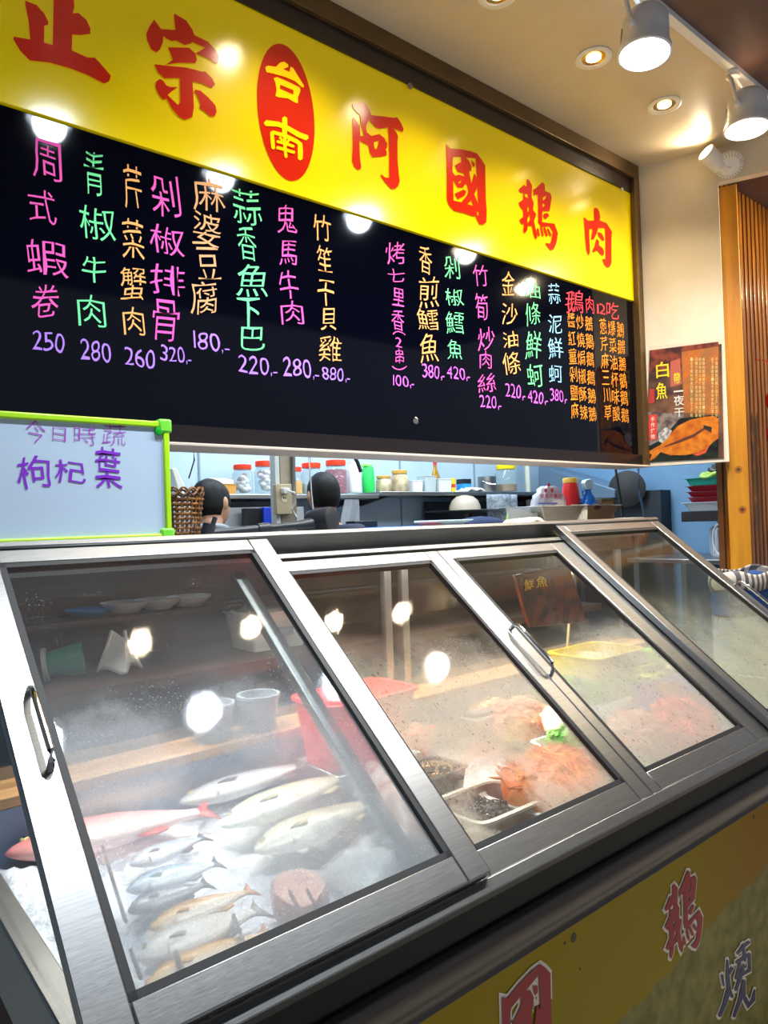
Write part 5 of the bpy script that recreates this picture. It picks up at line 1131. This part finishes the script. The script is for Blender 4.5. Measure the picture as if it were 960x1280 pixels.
# low kitchen things above the counter line
x = at(495, 3.3); zt = onY(495, 655, 3.3).z
t = thing('prep_bench', 'steel prep bench along the kitchen behind the cooks', 'bench', (3.3, 3.3, 0))
ZB = EYE - .10
MB().box((2.75, 2.95, ZB - .03), (5.1, 3.55, ZB)).build('top', STEEL, t, bevel=.004)
for xx in (2.82, 4.0, 5.02):
    for yy in (3.0, 3.5): MB().box((xx - .02, yy - .02, 0), (xx + .02, yy + .02, ZB - .03)).build('leg', STEEL_Z, t)
MB().box((2.80, 3.0, .3), (5.05, 3.5, .33)).build('undershelf', STEEL, t)
p = onY(515, 655, 3.2)
M_BLID = plain('lid_blue', 30, 110, 200, .4)
tag(MB().box((p.x - .19, 3.25, ZB), (p.x + .22, 3.5, ZB + .075)).build('blue_crate', M_BLID, bevel=.006), 'flat blue crate on the prep bench below the right shelf', 'crate')
p = onY(533, 657, 3.05); tag(MB().tub((p.x, 3.10, ZB), .13, .07, .05, .15, .085, .005).build('red_dish', plain('dish_red', 180, 40, 46, .4)), 'shallow red dish in front of the blue crate', 'dish')
p = onY(562, 655, 3.1)
t = thing('food_container', 'clear lidded food container right of the red dish', 'container', (p.x, 3.12, ZB))
MB().tub((p.x, 3.12, ZB), .14, .09, .09, .16, .105, .005).build('container', plain('container_clear', 176, 196, 206, .25), t)
MB().box((p.x - .175, 3.01, ZB + .09), (p.x + .175, 3.23, ZB + .105)).build('lid', plain('container_lid', 206, 220, 226, .3), t, bevel=.004)
MB().box((p.x - .03, 3.008, ZB + .02), (p.x + .06, 3.016, ZB + .07)).build('label', plain('label_blue', 50, 90, 180, .5), t)
# dark alcove under the right shelf with a tray and a grey bowl
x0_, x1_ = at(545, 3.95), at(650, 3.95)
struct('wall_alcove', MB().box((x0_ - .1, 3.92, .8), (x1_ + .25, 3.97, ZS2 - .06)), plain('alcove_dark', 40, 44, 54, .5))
p = onY(590, 641, 3.55)
t = thing('steaming_tray', 'round steel tray in the dark alcove below the right shelf', 'tray', (p.x, 3.6, p.z))
MB().lathe([(.10, 0), (.30, .012), (.31, .020), (.29, .018), (.08, .008)], (p.x, 3.6, p.z), (0, 0, 1), 32).build('tray', STEEL, t)
MB().cyl((p.x, 3.6, ZB), (p.x, 3.6, p.z), .04).build('foot', STEEL_D, t)
tag(MB().lathe([(.115, 0), (.112, .03), (.095, .07), (.06, .098), (.015, .108)], (p.x - .02, 3.6, p.z + .021), (0, 0, 1), 28).build('grey_bowl', mat('stone_bowl', c(168, 156, 140), .5)), 'grey bowl turned upside down on the steel tray in the alcove', 'bowl')
p = onY(608, 652, 3.0); tag(MB().ell((p.x, 3.05, ZB + .06), (.22, .08, .06), 20, 10, noise=.03).build('navy_cloth', plain('navy_cloth', 26, 40, 78, .8), smooth=70), 'navy cloth bundle on the prep bench below the grey bowl', 'cloth')
p = onY(640, 640, 2.9)
tag(MB().tube([(p.x - .05, 2.9, ZB), (p.x - .05, 2.9, ZB + .10), (p.x - .03, 2.9, ZB + .13), (p.x + .03, 2.9, ZB + .13), (p.x + .05, 2.9, ZB + .10), (p.x + .05, 2.9, ZB)], .006, 8).build('green_rack', plain('rack_green', 150, 210, 60, .4), smooth=60), 'small lime wire rack at the right end of the prep bench', 'rack')
p = onY(630, 628, 3.4); tag(MB().sheet(lambda u, v: (p.x - .16 + .34 * u, 3.42 + .02 * math.sin(9 * u), ZS2 - .03 - .24 * v), 12, 6).build('newspaper', mat('newsprint', c(150, 158, 168), .7, col2=c(110, 118, 130), nscale=50), smooth=60, solid=.003), 'grey newspaper sheet hanging below the right shelf', 'newspaper')
# left: grey cabinet, blue panel, white doors
p = onY(340, 650, 3.5)
t = thing('kitchen_cabinet', 'white kitchen cabinet below the left shelf, between the two cooks', 'cabinet', (2.0, 3.9, 0))
MB().box((1.74, 3.72, 0), (2.45, 4.0, onY(300, 634, 3.72).z)).build('body', plain('cabinet_white', 226, 232, 236, .4), t, bevel=.004)
for x in (1.76, 2.11): MB().box((x, 3.705, .08), (x + .33, 3.72, onY(300, 637, 3.72).z)).build('door', plain('cabinet_door', 220, 226, 230, .4), t, bevel=.003)
b = MB(); q = onY(320, 645, 3.6); tag(MB().box((q.x - .06, 3.60, .9), (q.x + .075, 3.66, onY(320, 635, 3.6).z)).build('dark_board', plain('panel_black', 16, 18, 26, .4), bevel=.003), 'black panel left of the outlet pillar', 'panel')
q = onY(337, 645, 3.58); tag(MB().box((q.x - .035, 3.58, .9), (q.x + .035, 3.64, onY(337, 634, 3.58).z)).build('blue_folder', plain('folder_blue', 24, 60, 190, .4), bevel=.003), 'narrow blue board beside the black panel', 'board')
q = onY(458, 655, 3.5); tag(MB().box((q.x - .09, 3.5, EYE - .12), (q.x + .09, 3.6, onY(458, 651, 3.5).z)).build('black_box', plain('box_black', 18, 18, 24, .4), bevel=.004), 'small black box below the green bottle', 'box')
q = onY(440, 645, 3.6); tag(MB().sheet(lambda u, v: (q.x + (u - .5) * (.10 + .08 * v), 3.6 + .02 * math.sin(12 * u + 3 * v), ZS1 - .035 - .22 * v), 12, 8).build('hanging_bag', glass('hang_bag', (.9, .92, .94, 1), .3, (.8, .83, .86, 1), .1, 1.3), smooth=60), 'clear plastic bag hanging below the left shelf, right of the standing cook', 'plastic bag')
# grey sheet-metal hood at the right of the kitchen
t = thing('range_hood', 'grey sheet-metal range hood on the blue wall, behind the red bottle', 'range hood', (4.7, 3.0, 1.3))
M_HOOD = mat('hood_grey', c(98, 120, 142), .4, .3)
a = [onP(u, v, (5.19, 0, 0), (1, 0, 0)) for u, v in ((700, 584), (722, 590), (795, 612), (795, 622), (740, 624), (700, 628))]
MB().extr([p for p in a], (-.30, 0, 0)).build('canopy', M_HOOD, t, bevel=.005)
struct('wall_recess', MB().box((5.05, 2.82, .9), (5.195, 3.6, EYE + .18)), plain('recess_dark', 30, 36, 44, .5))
tag(MB().lathe([(.13, 0), (.14, .02), (.08, .04), (.02, .045)], (4.98, 3.05, EYE + .20), (-1, -.35, .1), 28).build('black_wok', BLACK), 'round black wok hanging behind the spray bottle', 'wok')
q0 = onY(769, 583, 2.45); q1 = onY(779, 648, 2.40)
tag(MB().tube([Vector((q0.x - .06, q0.y, 3.2)), q0, (q0 + q1) / 2, q1 - Vector((0, 0, .02))], .009, 8).build('black_pole', BLACK, smooth=60), 'thin black pole leaning up right of the spray bottle', 'pole')
q = onP(795, 632, (5.195, 0, 0), (1, 0, 0))
t = thing('wall_outlet', 'white outlet with black plug on the blue kitchen wall', 'outlet', tuple(q))
MB().box((q.x - .02, q.y - .05, q.z - .06), (q.x, q.y + .05, q.z + .06)).build('plate', WHITE, t, bevel=.004)
MB().tube([(q.x - .03, q.y, q.z + .03), (q.x - .07, q.y - .02, q.z + .06), (q.x - .06, q.y - .04, q.z - .05), (q.x - .02, q.y - .05, q.z - .2)], .008, 8).build('cord', BLACK, t, smooth=60)
# stacked trays on a shelf at the right wall
XS, YS_ = 4.85, 2.28
def rz(v, x=4.85, y=2.28): return onP(900, v, (x, y, 0), (-CZ.x, -CZ.y, 0)).z
t = thing('bracket_shelf', 'dark shelf on the blue wall carrying the stacked red trays', 'shelf', (4.98, 2.27, rz(651)))
MB().box((4.70, 2.05, rz(651)), (5.195, 2.48, rz(638))).build('board', plain('shelf_dark', 40, 34, 34, .4), t, bevel=.004)
MB().box((5.16, 2.1, rz(651) - .16), (5.195, 2.44, rz(651))).build('bracket', STEEL_D, t)
sx, sy = 4.90, 2.27; sh = 0
tag(MB().tub((sx, sy, rz(638) + .001), .20, .17, rz(627) - rz(638) - .002, .24, .20, .01).build('white_basin', plain('basin_white', 214, 222, 228, .35)), 'shallow white basin under the stack of red trays', 'basin')
zr0, zr1 = rz(627), rz(606); n_ = 3
M_MAR = plain('maroon_tray', 150, 22, 36, .35)
for i, lab in enumerate(('lowest of the three stacked red trays, resting on the white basin', 'middle one of the three stacked red trays', 'topmost of the three stacked red trays, under the teal tub')):
    z = zr0 + (zr1 - zr0) * i / n_
    tag(MB().tub((sx, sy, z), .19, .16, (zr1 - zr0) / n_ - .004, .21, .18, .008).build('red_tray', M_MAR), lab, 'tray', 'stacked red trays')
tag(MB().tub((sx, sy, zr1), .195, .165, rz(597) - zr1, .215, .185, .01).build('teal_tub', plain('teal', 30, 160, 140, .4)), 'teal tub on top of the stacked red trays', 'tub')
t = thing('green_bag', 'crumpled lime and black packet lying on the teal tub', 'packet', (sx, sy, rz(597)))
MB().sheet(lambda u, v: (sx - .22 + .34 * u, sy - .08 + .14 * v, rz(597) + .02 + .09 * u * math.sin(u * 2.6) + .015 * math.sin(14 * u + 6 * v)), 14, 8).build('packet', plain('lime_packet', 176, 206, 84, .4), t, smooth=180, solid=.02)
MB().sheet(lambda u, v: (sx - .19 + .12 * u, sy - .10 + .12 * v, rz(597) + .05 + .05 * u + .01 * math.sin(14 * u + 6 * v)), 8, 6).build('dark_print', plain('packet_dark', 40, 40, 36, .4), t, smooth=180, solid=.01)
# white appliance below the shelf, on a low bench
ZL = rz(695)
t = thing('low_bench', 'steel bench standing against the blue wall, mostly behind the timber post', 'bench', (4.85, 2.35, 0))
MB().box((4.45, 2.05, ZL - .03), (5.19, 2.75, ZL)).build('top', STEEL, t, bevel=.004)
for xx in (4.5, 5.14):
    for yy in (2.1, 2.7): MB().box((xx - .02, yy - .02, 0), (xx + .02, yy + .02, ZL - .03)).build('leg', STEEL_Z, t)
t = thing('white_urn', 'ribbed white appliance with a round wire handle, on the bench beside the post', 'appliance', (4.86, 2.22, ZL))
MB().lathe([(.13, 0), (.135, .01), (.135, .185), (.12, .20)], (4.88, 2.22, ZL), (0, 0, 1), 28).build('body', mat('urn_white', c(206, 212, 222), .35), t)
b = MB()
for i in range(24): a = 2 * PI * i / 24; b.box((4.88 + .137 * math.cos(a) - .003, 2.22 + .137 * math.sin(a) - .003, ZL + .015), (4.88 + .137 * math.cos(a) + .003, 2.22 + .137 * math.sin(a) + .003, ZL + .18))
b.build('rib', plain('urn_grey', 176, 182, 192, .4), t)
b = MB(); b.tube([(4.70 + .06 * math.cos(2 * PI * i / 24) * .5, 2.22 + .06 * math.cos(2 * PI * i / 24), ZL + .12 + .10 * math.sin(2 * PI * i / 24)) for i in range(25)], .006, 6); b.build('handle', plain('handle_pale', 220, 226, 230, .3), t)

# seen through the glass doors, under the worktop: back bench with tubs
YBB = 2.30; ZBB = EYE - .42
t = thing('back_bench', 'dark timber bench behind the counter, seen dimly through the first glass door', 'bench', (1.6, 2.3, 0))
M_DKW = mat('dark_bench_wood', c(74, 54, 46), .5, col2=c(58, 42, 36), nscale=6)
MB().box((.2, 2.0, ZBB - .03), (3.0, 2.45, ZBB)).build('top', M_DKW, t)
MB().box((.2, 2.45, .05), (3.0, 2.47, EYE - .11)).build('back_board', M_DKW, t)
MB().box((.2, 2.25, ZBB + .14), (3.0, 2.45, ZBB + .155)).build('shelf_board', M_DKW, t)
for xx in (.25, 2.9): MB().box((xx, 2.05, 0), (xx + .05, 2.42, ZBB - .03)).build('leg', M_DKW, t)
def seen(u, v, y=2.3): return onY(u, v, y)
q = seen(68, 790); t = thing('teal_cup', 'teal and white cup lying on the bench behind the left glass door', 'cup', (q.x, 2.2, ZBB))
MB().lathe([(.035, -.05), (.048, .05), (.044, .05), (.032, -.045)], (q.x, 2.2, ZBB + .05), (.9, -.3, .1), 22).build('cup', plain('teal_cup', 60, 150, 140, .4), t)
MB().lathe([(.049, .045), (.049, .058), (.03, .058)], (q.x, 2.2, ZBB + .05), (-.9, .3, -.1), 22).build('lid', plain('cup_lid', 190, 200, 196, .4), t)
q = seen(130, 775); tag(MB().sheet(lambda u, v: (q.x + (u - .5) * (.05 + .08 * v), 2.15 + .03 * math.sin(8 * u + v), ZBB + .006 + .11 * (1 - v) + .01 * math.sin(10 * u)), 10, 8).build('paper_napkin', plain('napkin', 226, 230, 232, .7), smooth=40, solid=.006), 'crumpled white paper napkin on the bench behind the left glass door', 'napkin')
q = seen(205, 745); t = thing('dish_stack', 'stack of white bowls on the dark shelf behind the left glass door', 'bowls', (q.x, 2.35, ZBB + .155))
for i in range(3): MB().lathe([(.04, 0), (.075, .03), (.078, .035), (.07, .03), (.03, .006)], (q.x + (i - 1) * .11, 2.35, ZBB + .156), (0, 0, 1), 22).build('bowl', plain('bowl_grey', 190, 196, 200, .3), t)
q = seen(165, 745); tag(MB().lathe([(.04, 0), (.07, .02), (.072, .024), (.03, .006)], (q.x - .12, 2.35, ZBB + .156), (0, 0, 1), 22).build('blue_dish', plain('dish_blue', 60, 130, 200, .3)), 'small blue dish left of the white bowls behind the glass', 'dish')
q = seen(320, 760); t = thing('white_basin_box', 'white square basin behind the top right corner of the left glass door', 'basin', (q.x, 2.25, ZBB))
MB().tub((q.x, 2.22, ZBB), .10, .08, .13, .12, .10, .01, k=.15).build('basin', plain('basin_pale', 226, 232, 228, .35), t)
MB().box((q.x - .03, 2.10, ZBB + .05), (q.x + .03, 2.125, ZBB + .075)).build('handle', plain('basin_handle', 120, 136, 150, .4), t)
for i, (u, lab) in enumerate(((262, 'left one of two clear lidded tubs inside the first bay, behind the fish'), (320, 'right one of two clear lidded tubs inside the first bay, behind the fish'))):
    q = onY(u, 850, 1.885); tag(MB().lathe([(.05, 0), (.06, .09), (.064, .09), (.064, .10), (.055, .10), (.048, .006)], (q.x, 1.875, EYE - .589), (0, 0, 1), 26).build('clear_tub', plain('clear_grey_tub', 150, 160, 170, .25)), lab, 'tub')

# ================================================================== right edge of the picture
t = thing('striped_bag', 'navy and white striped cloth bag on the clear sack at the right edge', 'bag', (4.0, 1.42, EYE - .36))
bc = onY(938, 739, 1.46)
def sbag(u, v):
    a = 2 * PI * u; k = 1 + .05 * math.sin(3 * a + 4 * v); taper = .9 + .12 * v
    return (bc.x + .10 + .235 * k * taper * (abs(math.cos(a)) ** .7) * (1 if math.cos(a) > 0 else -1), 1.52 + .11 * k * taper * (abs(math.sin(a)) ** .7) * (1 if math.sin(a) > 0 else -1), bc.z - .11 + .17 * v + (.012 * math.sin(4 * a) if v > .9 else 0))
t.location = (bc.x + .10, 1.52, bc.z - .11)
MB().sheet(sbag, 48, 10).build('bag_body', plain('bag_navy', 16, 62, 130, .7), t, smooth=180, solid=.004)
m = bpy.data.materials.new('ticking_stripe'); m.use_nodes = True; n, l = nt(m); ge = n.new('ShaderNodeTexCoord'); sp = n.new('ShaderNodeSeparateXYZ'); l.new(ge.outputs['Object'], sp.inputs[0])
w = math_node(n, l, 'GREATER_THAN', math_node(n, l, 'FRACT', math_node(n, l, 'MULTIPLY', sp.outputs[0], 26)), .5); mm = n.new('ShaderNodeMixRGB'); mm.inputs[1].default_value = c(206, 196, 184); mm.inputs[2].default_value = c(96, 92, 98); l.new(w, mm.inputs[0]); l.new(mm.outputs[0], n['Principled BSDF'].inputs['Base Color']); n['Principled BSDF'].inputs['Roughness'].default_value = .8
def cuff(u, v):
    p = Vector(sbag(u, 1.0)); c0 = Vector((bc.x + .10, 1.52, p.z)); d = p - c0
    return c0 + d * (1.02 + .05 * math.sin(v * PI)) + Vector((0, 0, 0.03 - .075 * v))
MB().sheet(cuff, 48, 6).build('cuff', m, t, 'grey and white striped turned-down cuff', smooth=180, solid=.003)
kx = Vector(sbag(.5, .9)); MB().ell((kx.x - .01, kx.y - .03, kx.z + .01), (.02, .02, .03), 14, 8, noise=.04).build('knot', plain('knot_white', 224, 218, 206, .8), t, 'tied white knot', smooth=180)
t = thing('clear_sack', 'clear plastic sack standing under the striped bag at the right edge', 'plastic sack', (bc.x + .1, 1.52, 0))
zt_ = bc.z - .115
def sack(u, v):
    a = 2 * PI * u; k = 1 + .06 * math.sin(5 * a + 5 * v) + .03 * math.sin(11 * a)
    return (bc.x + .10 + .19 * k * (abs(math.cos(a)) ** .7) * (1 if math.cos(a) > 0 else -1), 1.52 + .12 * k * (abs(math.sin(a)) ** .7) * (1 if math.sin(a) > 0 else -1), .42 + (zt_ - .42) * v)
MB().sheet(sack, 48, 14).build('sack', mat('sack_film', c(176, 178, 186), .25, col2=c(120, 124, 140), nscale=6, bump=.4, bscale=14), t, smooth=180)
MB().box((bc.x - .12, 1.38, 0), (bc.x + .32, 1.66, .42)).build('crate', plain('crate_grey', 90, 90, 96, .5), t, bevel=.005)
t = thing('red_hanging_bunch', 'bunch of red glossy ornaments hanging on the slatted wall at the right edge', 'hanging ornament', onY(958, 540, 1.74) + Vector((.06, -.02, .2)))
M_ORN = mat('ornament_red', c(196, 20, 22), .3, col2=c(140, 8, 14), nscale=20)
hb = onY(962, 540, 1.70); random.seed(3)
for i in range(14):
    z = hb.z + .20 - i * .036; a = i * 2.4; x = hb.x + .030 * math.cos(a); y = 1.66 + .03 * math.sin(a)
    R = Matrix.Rotation(.35 * math.cos(a), 3, 'Y')
    MB().ell((x, y, z), (.024, .024, .055), 14, 10, R=R).build('lobe', M_ORN, t, smooth=180)
MB().tube([(hb.x, 1.66, hb.z + .20), (hb.x, 1.70, hb.z + .40), (hb.x, 1.765, hb.z + .42)], .003, 6).build('string', M_ORN, t)
b = MB()
for i in range(16): b.tube([(hb.x + .018 * math.cos(i), 1.66 + .018 * math.sin(i), hb.z - .30), (hb.x + .024 * math.cos(i), 1.66 + .024 * math.sin(i), hb.z - .52)], .0025, 5)
b.build('tassel', plain('tassel_red', 140, 10, 16, .7), t)

# ================================================================== the two cooks
M_SKIN = mat('skin', c(206, 156, 126), .5, col2=c(192, 138, 110), nscale=6, sub=.05); M_HAIR = mat('black_hair', c(10, 9, 11), .6, bump=.15, bscale=160, spec=.25); M_SHIRT = plain('navy_shirt', 26, 34, 58, .8)
def person(label, base, yaw, bend, headturn=0.0, collar=None):
    """standing figure; yaw = way it faces (0 faces +y, away from the counter); bend = lean of the trunk"""
    t = thing('person', label, 'person', base)
    Rz = Matrix.Rotation(yaw, 3, 'Z'); B = Vector(base)
    def W(p): return B + Rz @ Vector(p)
    Rb = Matrix.Rotation(-bend, 3, 'X'); hip = Vector((0, 0, .92))
    def U(p): return W(hip + Rb @ (Vector(p) - hip))
    V, Rd, Ed = [], [], []
    def av(p, r, par=None):
        V.append(p); Rd.append(r if isinstance(r, tuple) else (r, r))
        if par is not None: Ed.append((par, len(V) - 1))
        return len(V) - 1
    pel = av(W((0, 0, .95)), (.155, .115)); sp1 = av(U((0, .01, 1.12)), (.145, .105), pel); ch = av(U((0, 0, 1.30)), (.165, .115), sp1); nb = av(U((0, -.01, 1.43)), (.085, .075), ch)
    nk = av(U((0, .005, 1.50)), .056, nb)
    for s in (-1, 1):
        sh = av(U((s * .175, -.005, 1.39)), .066, ch); el = av(U((s * .235, .05, 1.12)), .044, sh)
        wr = av(U((s * .17, .27, 1.10)), .030, el); pa = av(U((s * .155, .34, 1.095)), (.038, .020), wr)
        for k, (dx, ln) in enumerate(((-.030, .062), (-.010, .074), (.010, .070), (.028, .055))):
            f1 = av(U((s * .155 + dx, .34 + ln * .55, 1.095)), .0095, pa); av(U((s * .155 + dx, .34 + ln, 1.072)), .008, f1)
        th1 = av(U((s * .155 - s * .045, .345, 1.09)), .011, pa); av(U((s * .155 - s * .055, .375, 1.08)), .009, th1)
        hp = av(W((s * .095, 0, .86)), .088, pel); kn = av(W((s * .10, .01, .48)), .060, hp); an = av(W((s * .10, -.02, .09)), .042, kn); av(W((s * .11, .13, .035)), (.045, .03), an)
    def skin(V, Rd, Ed, sub=2):
        me = bpy.data.meshes.new('s'); me.from_pydata([tuple(v) for v in V], Ed, []); o = bpy.data.objects.new('s', me); COL.objects.link(o)
        o.modifiers.new('k', 'SKIN')
        for i, r in enumerate(Rd): me.skin_vertices[0].data[i].radius = r; me.skin_vertices[0].data[i].use_root = (i == 0)
        u = o.modifiers.new('u', 'SUBSURF'); u.levels = sub; u.render_levels = sub
        bpy.context.view_layer.update(); ev = o.evaluated_get(bpy.context.evaluated_depsgraph_get()).to_mesh()
        vs = [v.co.copy() for v in ev.vertices]; fs = [tuple(p.vertices) for p in ev.polygons]; o.to_mesh_clear() if False else None
        bpy.data.objects.remove(o); return vs, fs
    vs, fs = skin(V, Rd, Ed)
    mb = MB().add(vs, fs)
    # head: rings from chin to crown, with a face modelled into the front
    hc = U((0, .03, 1.615)); Rh = Rz @ Rb @ Matrix.Rotation(headturn, 3, 'Z') @ Matrix.Rotation(bend * .5, 3, 'X')
    def headpt(a, z, f=1.0):
        # a: angle, 0 = face; z in -1..1
        prof = math.sqrt(max(0, 1 - abs(z) ** 2.4)); fr = math.cos(a)
        r = .088 * prof * (1 - (.14 if z < -.3 else 0) * (-z - .3) / .7 * (1 - .2 * fr))
        y = fr * r * 1.18; x = math.sin(a) * r * .92
        if fr > .93 and -.45 < z < .05: y += .020 * (1 - abs(z + .25) / .3) * max(0, (fr - .93) / .07)     # nose
        if fr > .8 and -.02 < z < .16 and abs(math.sin(a)) > .22: y -= .008                                  # eye sockets
        if fr > .9 and -.62 < z < -.5: y += .004                                                             # lips
        return hc + Rh @ (Vector((x, y, z * .122)) * f)
    N_ = 36; rings = [[headpt(2 * PI * k / N_, -.985 + 1.97 * i / 22) for k in range(N_)] for i in range(23)]
    mb.loft(rings)
    for s in (-1, 1): mb.ell(hc + Rh @ Vector((s * .083, -.005, -.005)), (.012, .022, .034), 12, 8, R=Rh)
    mb.tube([U((0, -.005, 1.47)), hc + Rh @ Vector((0, -.012, -.05))], [.062, .056], 20)
    o = mb.build('body', M_SKIN, t, smooth=180)
    # join neck and head into one skin
    k = o.modifiers.new('r', 'REMESH'); k.mode = 'VOXEL'; k.voxel_size = .0085; k.use_smooth_shade = True
    # face details
    for s in (-1, 1):
        e = hc + Rh @ Vector((s * .033, .090, .008)); MB().ell(e, (.013, .010, .010), 12, 8, R=Rh).build('eye', plain('eye_white', 226, 222, 216, .2), t)
        MB().ell(e + Rh @ Vector((0, .007, 0)), (.006, .005, .006), 10, 8, R=Rh).build('iris', plain('iris_dark', 30, 20, 14, .2), t)
    MB().ell(hc + Rh @ Vector((0, .089, -.066)), (.024, .008, .006), 14, 6, R=Rh).build('lips', plain('lips', 170, 96, 86, .5), t)
    # hair: a cap cut at the hairline, thicker at the crown
    b = MB(); rings = []
    for i in range(16):
        v = i / 15; ring = []
        for k in range(N_):
            a = 2 * PI * k / N_; fr = math.cos(a); low = .42 if fr > .55 else (-.10 if abs(math.sin(a)) > .8 and fr > -.3 else -.52 + .18 * max(0, fr + .3))
            z = low + (.97 - low) * v
            ring.append(headpt(a, z, 1.075 + .035 * math.sin(v * PI) + random.uniform(-.012, .012)))
        rings.append(ring)
    b.loft(rings, cap=True).build('hair', M_HAIR, t, smooth=180)
    # shirt: trunk and upper arms of the same skeleton, a little fuller
    V2, R2, E2 = [], [], []; V, Rd, Ed = V2, R2, E2
    def av2(p, r, par=None):
        V2.append(p); R2.append(r if isinstance(r, tuple) else (r, r))
        if par is not None: E2.append((par, len(V2) - 1))
        return len(V2) - 1
    a0 = av2(W((0, 0, .80)), (.175, .135)); a1 = av2(U((0, .01, 1.12)), (.160, .122), a0); a2 = av2(U((0, 0, 1.30)), (.182, .130), a1); a3 = av2(U((0, -.008, 1.445)), (.080, .076), a2)
    for s in (-1, 1):
        q = av2(U((s * .18, -.005, 1.385)), .082, a2); av2(U((s * .232, .04, 1.16)), .066, q)
    vs, fs = skin(V2, R2, E2); MB().add(vs, fs).build('shirt', M_SHIRT, t, 'navy short-sleeved shirt', smooth=180)
    vs, fs = skin([W((0, 0, .90)), W((-.095, 0, .84)), W((-.10, .01, .48)), W((-.10, -.02, .12)), W((.095, 0, .84)), W((.10, .01, .48)), W((.10, -.02, .12))], [(.165, .125), (.105,) * 2, (.078,) * 2, (.062,) * 2, (.105,) * 2, (.078,) * 2, (.062,) * 2], [(0, 1), (1, 2), (2, 3), (0, 4), (4, 5), (5, 6)])
    MB().add(vs, fs).build('trousers', plain('dark_trousers', 34, 34, 40, .8), t, smooth=180)
    if collar:
        b = MB(); cc = U((0, -.008, 1.475)); b.tube([cc + (Rz @ Rb) @ Vector((.074 * math.cos(2 * PI * i / 24), .072 * math.sin(2 * PI * i / 24), .012 * math.sin(2 * PI * i / 24))) for i in range(25)], .017, 8)
        b.build('collar', collar, t, 'light grey collar', smooth=180)
    return t
t = thing('duckboard', 'low timber platform on the kitchen floor under the two people', 'platform', (1.9, 3.1, 0))
for k in range(6): MB().box((1.05, 2.72 + k * .14, .15), (2.70, 2.84 + k * .14, .188)).build('plank', M_DKW, t, bevel=.004)
for xx in (1.1, 1.85, 2.6): MB().box((xx, 2.72, 0), (xx + .05, 3.54, .15)).build('bearer', M_DKW, t)
person('standing person in a navy shirt, back turned, right of the outlet pillar', (2.27, 3.22, .19), -.25, .02)
person('person with cropped black hair and a grey collar, bending down behind the wicker basket', (1.46, 3.02, .19), -.55, .34, -.5, plain('collar_grey', 176, 186, 196, .7))
